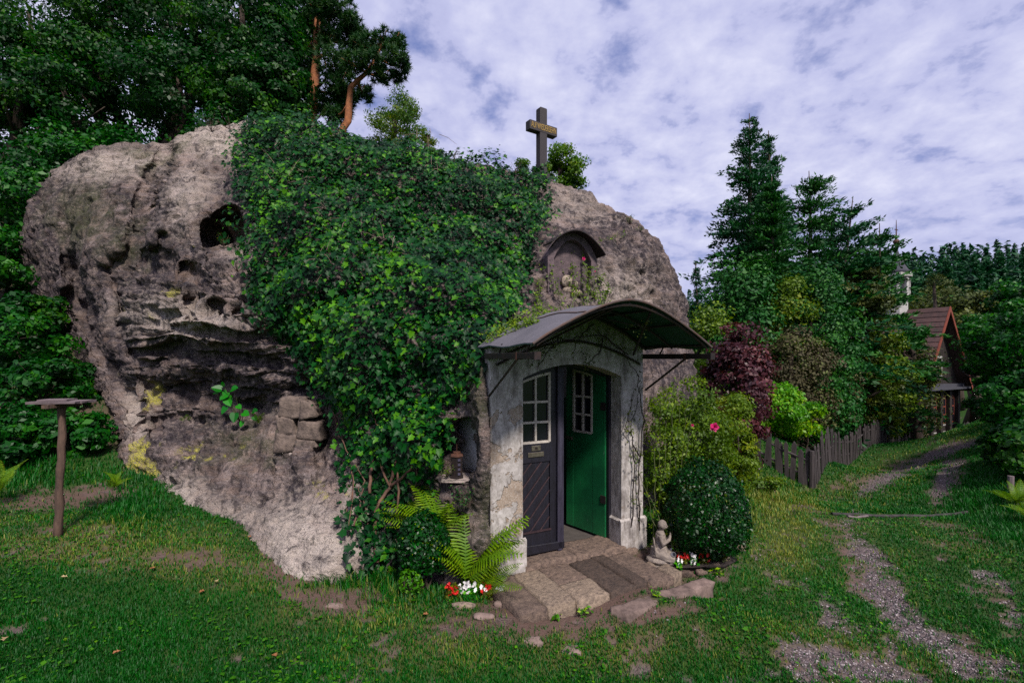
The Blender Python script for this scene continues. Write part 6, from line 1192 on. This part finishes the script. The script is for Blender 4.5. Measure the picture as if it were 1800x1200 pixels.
# ------------------------------------------------------------------ lantern, spotlights, statue, flowers, feeder table
lz = 835; hl = hit(803, 842)[0]; lY = 4.93
lb0 = W(803, 838, lY); lan = thing('grave_lantern', tuple(lb0), 'dark metal lantern with square side openings standing in the arched rock niche', 'lantern'); lw = 12.5 / F0 * lY; lh = 42 / F0 * lY
b_ = MB(); 
ledge = MB(); ledge.box((lb0.x, lb0.y + .06, lb0.z - .022), (.30, .26, .04), 0, .4, .008); ledge.build('stone', M['stone_pale'], rock)
b_ = MB(); b_.tube([lb0 + Vector((0, 0, .0)), lb0 + Vector((0, 0, .02))], [lw * 1.05, lw * 1.0], 6); b_.tube([lb0 + Vector((0, 0, .02)), lb0 + Vector((0, 0, lh * .9))], lw * .88, 6); b_.build('lantern_body', M['iron'], lan, bevel=.002)
b_ = MB(); b_.tube([lb0 + Vector((0, 0, lh * .88)), lb0 + Vector((0, 0, lh * .94)), lb0 + Vector((0, 0, lh * 1.0))], [lw * 1.02, lw * .95, lw * .5], 6); b_.tube([lb0 + Vector((0, 0, lh)), lb0 + Vector((0, 0, lh + .015))], lw * .55, 10); b_.tube([lb0 + Vector((0, 0, lh)), lb0 + Vector((0, 0, lh + .09))], .003, 5); b_.build('lantern_lid', M['rust'], lan)
M['lantern_glass'] = plain('dull_violet_lantern_glass', (.10, .09, .14), .3, bump=0)
for q in range(4): b_ = MB(); b_.box((lb0.x + lw * .40, lb0.y - lw * .80, lb0.z + lh * (.18 + .19 * q)), (lw * .38, .006, lh * .10), .52); b_.build('lantern_opening', M['lantern_glass'], lan)

M['alu'] = plain('dull_aluminium', (.42, .41, .45), .35, (.28, .27, .3), 20, metal=.6)
def spot(label, base, head, r_):
    root = thing('garden_spotlight', tuple(base), label, 'spotlight', 'garden spotlights'); d = (head - base).normalized(); b_ = MB(); b_.tube([base - d * .02, head - d * .02], r_ * .45, 8); b_.build('stake', M['alu'], root)
    f_ = Vector((.25, -.75, .55)).normalized(); b_ = MB(); b_.tube([head - f_ * .035, head - f_ * .02, head + f_ * .03], [r_ * .7, r_, r_ * 1.1], 14); b_.build('lamp_head', M['alu'], root, True); b_ = MB(); b_.disc(head + f_ * .0302, r_ * .75, 14, f_, .003); b_.build('lens', M['glass'], root)
g1_ = pyground(868, 1042); h1 = W(884, 1016, g1_.y - .03); spot('tilted aluminium spotlight beside the left flower bed', g1_, h1, .028)
g2_ = pyground(1162, 1000); h2 = W(1182, 975, g2_.y - .03); spot('tilted aluminium spotlight between stone figure and right flower bed', g2_, h2, .024)

# praying figure
M['statue'] = plain('lichened_cast_stone', (.30, .25, .21), .9, (.13, .105, .10), 22, bump=.9, bd=.008)
sb_ = Vector(FP(1.84, .36, -.10)); st_ = thing('praying_figurine', tuple(sb_), 'small grey stone figurine of a bald kneeling child with folded hands right of the door', 'figurine')
sc_s = .47; rs_ = math.radians(-18)
def S(x, y, z_): c_, s__ = math.cos(rs_), math.sin(rs_); return sb_ + Vector((x * c_ - y * s__, x * s__ + y * c_, z_)) * sc_s
def sr(*r_): return tuple(q * sc_s for q in r_)
b_ = MB()   # faces +x (to the right) and slightly to the camera
b_.ball(S(.04, 0, .885), sr(.105, .095, .115), 16, 12); b_.ball(S(.10, -.01, .86), sr(.05, .06, .06)); b_.ball(S(.148, -.01, .865), sr(.018, .016, .022), 8, 6)
b_.ball(S(.03, .095, .875), sr(.02, .012, .03), 8, 6); b_.ball(S(.03, -.095, .875), sr(.02, .012, .03), 8, 6)
b_.tube([S(.02, 0, .70), S(.03, 0, .82)], sr(.055, .045), 10); b_.ball(S(0, 0, .60), sr(.12, .155, .16)); b_.ball(S(-.02, 0, .42), sr(.14, .15, .18)); b_.ball(S(0, 0, .70), sr(.09, .16, .06))
for sg in (-1, 1): b_.tube([S(.0, sg * .145, .68), S(.05, sg * .19, .50), S(.19, sg * .035, .57), S(.215, sg * .012, .66)], sr(.055, .055, .042, .028), 10)
b_.ball(S(.215, 0, .68), sr(.022, .022, .055)); b_.tube([S(-.04, 0, .40), S(-.02, 0, .2)], sr(.17, .22), 12)
for sg in (-1, 1): b_.tube([S(-.08, sg * .08, .26), S(.12, sg * .12, .20), S(.30, sg * .10, .15)], sr(.13, .12, .09), 10); b_.tube([S(.28, sg * .10, .10), S(0, sg * .16, .08), S(-.22, sg * .1, .09)], sr(.08, .07, .06), 10)
b_.ball(S(0, 0, .10), sr(.33, .26, .10), 16, 8); 
for q in range(5): b_.tube([S(-.15, -.12 - q * .012, .62 - q * .1), S(-.10, -.20, .35 - q * .03), S(.12 + q * .03, -.22, .14)], sr(.016, .016, .014), 6)
so = b_.build('figure', M['statue'], st_, True); rm = so.modifiers.new('remesh', 'REMESH'); rm.mode = 'VOXEL'; rm.voxel_size = .0045; rm.use_smooth_shade = True
b_ = MB(); b_.tube([S(0, 0, -.12), S(0, 0, -.02), S(0, 0, .03)], sr(.36, .37, .33), 18); b_.build('plinth', M['statue'], st_, True)
b_ = MB(); 
for sg in (-1, 1): b_.ball(S(.133, sg * .038 - .01, .885), sr(.010, .013, .008), 8, 6)
b_.tube([S(.15, -.03, .832), S(.155, -.01, .830), S(.15, .012, .832)], sr(.005, .005, .005), 5); b_.build('facial_features', M['iron'], st_)

# edging stones and odd stones
def cobble(name, label, base, r_, mat, seed, cat='stone', group=None):
    b_ = MB(); vs = []; nu, nv = 12, 8; rnd = random.Random(seed); c = Vector(base)
    for j in range(nv + 1):
        for i in range(nu):
            th_2 = math.pi * j / nv; ph = 6.283 * i / nu; d = Vector((math.sin(th_2) * math.cos(ph), math.sin(th_2) * math.sin(ph), math.cos(th_2))); k_ = 1 + .28 * float(vnoise(np.array([[d.x * 1.6 + seed, d.y * 1.6, d.z * 1.6]]), 9)[0]); q = Vector([math.copysign(abs(x) ** .7, x) for x in d]) * k_; vs.append(c + Vector((q.x * r_[0], q.y * r_[1], q.z * r_[2])))
    b_.add(vs, [(j * nu + i, (j + 1) * nu + i, (j + 1) * nu + (i + 1) % nu, j * nu + (i + 1) % nu) for j in range(nv) for i in range(nu)], rnd.random()); return props(b_.build(name, mat, None, True), label, cat, group)
for i, (a, b, r_, mm, lb) in enumerate([(815, 1068, (.12, .04, .03), 'step2', 'long edging stone in front of the left flower bed, left one'), (882, 1065, (.08, .04, .035), 'slab', 'short edging stone at the right end of the left flower bed'), (905, 1062, (.035, .05, .05), 'step3', 'dark upright stone between flower bed and steps'), (850, 1087, (.09, .05, .025), 'slab', 'broken pinkish stone in the grass below the left flower bed'),
                                  (1143, 1002, (.05, .06, .06), 'step2', 'pointed stone leaning against the figurine base'), (1162, 1008, (.05, .04, .025), 'step3', 'dark flat stone on the right end of the steps'), (1205, 1012, (.07, .04, .035), 'step3', 'edging stone below the right flower bed, left one'), (1232, 1008, (.06, .04, .03), 'step', 'edging stone below the right flower bed, middle one'), (1258, 1000, (.06, .05, .04), 'step3', 'edging stone below the right flower bed, right one'),
                                  (1298, 965, (.07, .07, .10), 'step2', 'upright pale stone at the right side of the box bush'), (1276, 985, (.06, .05, .05), 'step', 'rounded stone between right flower bed and upright stone'), (1215, 868, (.05, .05, .05), 'step2', 'stone hidden low behind the rose growth')]):
    g_ = pyground(a, b); cobble('stone', lb, (g_.x, g_.y, g_.z + r_[2] * .4), r_, M[mm], i * 1.7 + 1)
M['soil'] = plain('dark_bed_soil', (.045, .032, .028), .95, (.02, .015, .014), 20, bump=1, bd=.02)
for nm, lb, c_, r_ in (('flower_bed_soil', 'dark soil of the left flower bed', pyground(835, 1035), (.36, .16, .018)), ('flower_bed_soil', 'dark soil of the bed around figurine and box bush', pyground(1215, 985), (.50, .2, .018))):
    o_ = cobble(nm, lb, (c_.x, c_.y, c_.z), r_, M['soil'], 5); o_['kind'] = 'structure'; del o_['category']

# begonias
M['beg'] = leaf_mat('begonia_leaves', (.03, .09, .015), (.09, .24, .03), (.22, .40, .06), .4, .25); M['beg_dark'] = leaf_mat('bronze_begonia_leaves', (.03, .03, .012), (.07, .08, .02), (.14, .16, .04), .4, .2)
bl_r = MB(); 
def blossom_mesh(mat):
    b_ = MB(); r_ = .021
    for i in range(4):
        a = 1.57 * i + .3; k_ = r_ * (1.15 if i % 2 else .8); d = Vector((math.cos(a), -.15, math.sin(a))); s2 = Vector((-math.sin(a), 0, math.cos(a))); b_.add([Vector((0, 0, 0)), (d * .55 + s2 * .5) * k_, d * k_ + Vector((0, -.003, 0)), (d * .55 - s2 * .5) * k_], [(0, 1, 2, 3)], random.random() * .4)
    o_ = b_.build('blossom', mat); me = o_.data; bpy.data.objects.remove(o_); return me
BM_ = {k_: blossom_mesh(M[k_]) for k_ in ('red', 'white')}
def begonia(px, py, colr_, n_, w_, label, grp):
    g_ = pyground(px, py); g_.z += .02; root = thing('begonia_plant', tuple(g_), label, 'flower', grp); P = np.column_stack([rng.normal(0, w_ * .42, 110), rng.normal(0, .045, 110), rng.uniform(.0, .075, 110)]) + np.array(g_); V, Fq = leaves(P, np.tile([0, -.5, 1.], (110, 1)), .034, .8, .12, 0, .5); fol_obj('foliage', root, M['beg'] if colr_ == 'white' else M['beg_dark'], V, Fq, rng.random(110))
    for i in range(int(n_ * 1.5)): o_ = link('blossom', BM_[colr_], root, loc=(random.gauss(0, w_ * .42), -.035 + random.gauss(0, .03), random.uniform(.05, .125)), rot=(random.gauss(-.3, .5), random.uniform(0, 3), random.gauss(0, .5)))
for a, b, c_, n_, w_, lb in [(795, 1052, 'red', 9, .06, 'red begonia at the left end of the left flower bed'), (825, 1048, 'white', 20, .10, 'white begonia in the middle of the left flower bed'), (857, 1052, 'red', 9, .06, 'red begonia just left of the left spotlight'), (880, 1052, 'white', 12, .06, 'white begonia right below the left spotlight'), (864, 1020, 'red', 12, .06, 'red begonia behind the spotlight near the porch plinth'), (872, 1030, 'white', 6, .05, 'small white begonia behind the spotlight')]: begonia(a, b, c_, n_, w_, lb, 'begonias in the left bed')
for a, b, c_, n_, w_, lb in [(1172, 985, 'white', 7, .07, 'white begonia next to the right spotlight'), (1198, 998, 'red', 10, .06, 'red begonia at the left of the right flower bed'), (1190, 1002, 'white', 6, .05, 'low white begonia at the front of the right flower bed'), (1216, 994, 'white', 9, .06, 'white begonia in the middle of the right flower bed'), (1233, 992, 'red', 8, .06, 'red begonia right of the middle of the right flower bed'), (1248, 984, 'white', 12, .08, 'tall white begonia in the right flower bed'), (1265, 985, 'red', 4, .05, 'sparse red begonia near the right end of the bed'), (1272, 980, 'white', 7, .05, 'white begonia at the far right end of the bed')]: begonia(a, b, c_, n_, w_, lb, 'begonias in the right bed')

# feeding table
M['post'] = plain('brown_weathered_wood', (.15, .09, .065), .85, (.05, .032, .026), 10, bump=1, bd=.012, stretch=(1, 1, .25)); M['greywood'] = plain('grey_weathered_boards', (.22, .17, .18), .8, (.09, .065, .07), 10, bump=.8, bd=.006, stretch=(.3, 1, 1))
gp_ = Vector(px2w(103, 948, 4.86).tolist()); gp_.z = gs(103, 4.86).z; ft = thing('feeding_table', tuple(gp_), 'rustic bird feeding table: grey boards on a rough wooden post', 'bird table')
tp = W(110, 708, 4.86); b_ = MB(); n_ = 12; b_.tube([gp_.lerp(tp, i / n_) + Vector((random.gauss(0, .006), 0, 0)) - Vector((0, 0, .1 * (i == 0))) for i in range(n_ + 1)], [.038 - .008 * i / n_ + random.uniform(-.005, .006) for i in range(n_ + 1)], 10); b_.build('post', M['post'], ft, True)
for i, (dy, w_) in enumerate([(-.10, .065), (-.033, .065), (.036, .067), (.104, .064)]): b_ = MB(); b_.box((tp.x + random.uniform(-.02, .02), tp.y + dy, tp.z + .012), (.46, w_, .022), .06, random.random(), .004); b_.build('board', M['greywood'], ft)
b_ = MB(); b_.box((tp.x - .02, tp.y + .02, tp.z - .018), (.30, .07, .036), .06); b_.box((tp.x, tp.y, tp.z - .02), (.06, .4, .035), .06); b_.build('batten', M['post'], ft)
b_ = MB(); b_.box((tp.x - .05, tp.y + .0, tp.z + .032), (.26, .15, .014), .15); b_.build('top_plate', M['greywood'], ft)

# beams across the track
M['beam'] = plain('old_beam', (.06, .05, .05), .9, (.02, .017, .018), 8, bump=.8, bd=.01)
for a, b, c_, d_, r_, lb in [(1462, 905, 1700, 902, .024, 'long dark timber beam lying across the track'), (1490, 910, 1525, 909, .018, 'short pale timber piece in front of the long beam')]:
    A_, B_ = pyground(a, b), pyground(c_, d_); q = MB(); pts = [A_.lerp(B_, i / 10) for i in range(11)]; pts = [Vector((p_.x, p_.y, float(zsurf(np.array([p_.x]), np.array([p_.y]))[0]) + .015)) for p_ in pts]
    q.tube(pts, r_ * 1.3, 6); props(q.build('timber_beam', M['beam'] if r_ > .02 else M['greywood'], None), lb, 'beam')
g_ = gs(1776, 8.2); q = MB(); q.tube([g_ - Vector((0, 0, .1)), g_ + Vector((.01, 0, .30))], .045, 8); props(q.build('wooden_stake', M['greywood']), 'short grey wooden stake among the ferns at the right edge', 'stake')
# fallen leaves
M['dead_leaf'] = plain('brown_fallen_leaf', (.36, .14, .05), .7, (.2, .08, .03), 20, bump=.3); M['pale_leaf'] = plain('tan_fallen_leaf', (.42, .32, .16), .7, (.26, .18, .1), 20, bump=.3)
for i, (a, b, mm, lb) in enumerate([(113, 1022, 'pale_leaf', 'pale tan maple leaf on the lawn near the feeding table'), (268, 1008, 'dead_leaf', 'orange-brown leaf on the lawn between feeding table and boulder'), (355, 1048, 'dead_leaf', 'curled brown leaf near the worn turf'), (380, 1030, 'pale_leaf', 'small pale leaf at the edge of the worn turf'), (483, 1162, 'dead_leaf', 'brown leaf low in the middle-left of the lawn'), (8, 1135, 'pale_leaf', 'tan leaf at the left edge of the lawn'), (440, 950, 'dead_leaf', 'orange leaf at the foot of the boulder'), (748, 1090, 'dead_leaf', 'rust-coloured leaf in front of the small box bush'), (205, 1160, 'dead_leaf', 'dark leaf in the lower left lawn'), (1400, 935, 'pale_leaf', 'pale leaf in the bright grass beside the track')]):
    g_ = pyground(a, b); b_ = MB(); sh = [(-.5, 0), (-.3, .4), (0, .2), (.1, .5), (.3, .2), (.6, 0), (.3, -.2), (.1, -.5), (0, -.2), (-.3, -.4)]; r_ = .045; an_ = random.uniform(0, 6); cc = Vector((g_.x, g_.y, g_.z + .045))
    vs = [cc + Vector((0, 0, -.006))] + [cc + Vector((math.cos(an_) * u - math.sin(an_) * v_, math.sin(an_) * u + math.cos(an_) * v_, .35 * abs(v_) + random.uniform(-.1, .15))) * r_ for u, v_ in sh]; b_.add(vs, [(0, k_ + 1, (k_ + 1) % 10 + 1) for k_ in range(10)]); props(b_.build('fallen_leaf', M[mm]), lb, 'leaf', 'fallen leaves on the grass')
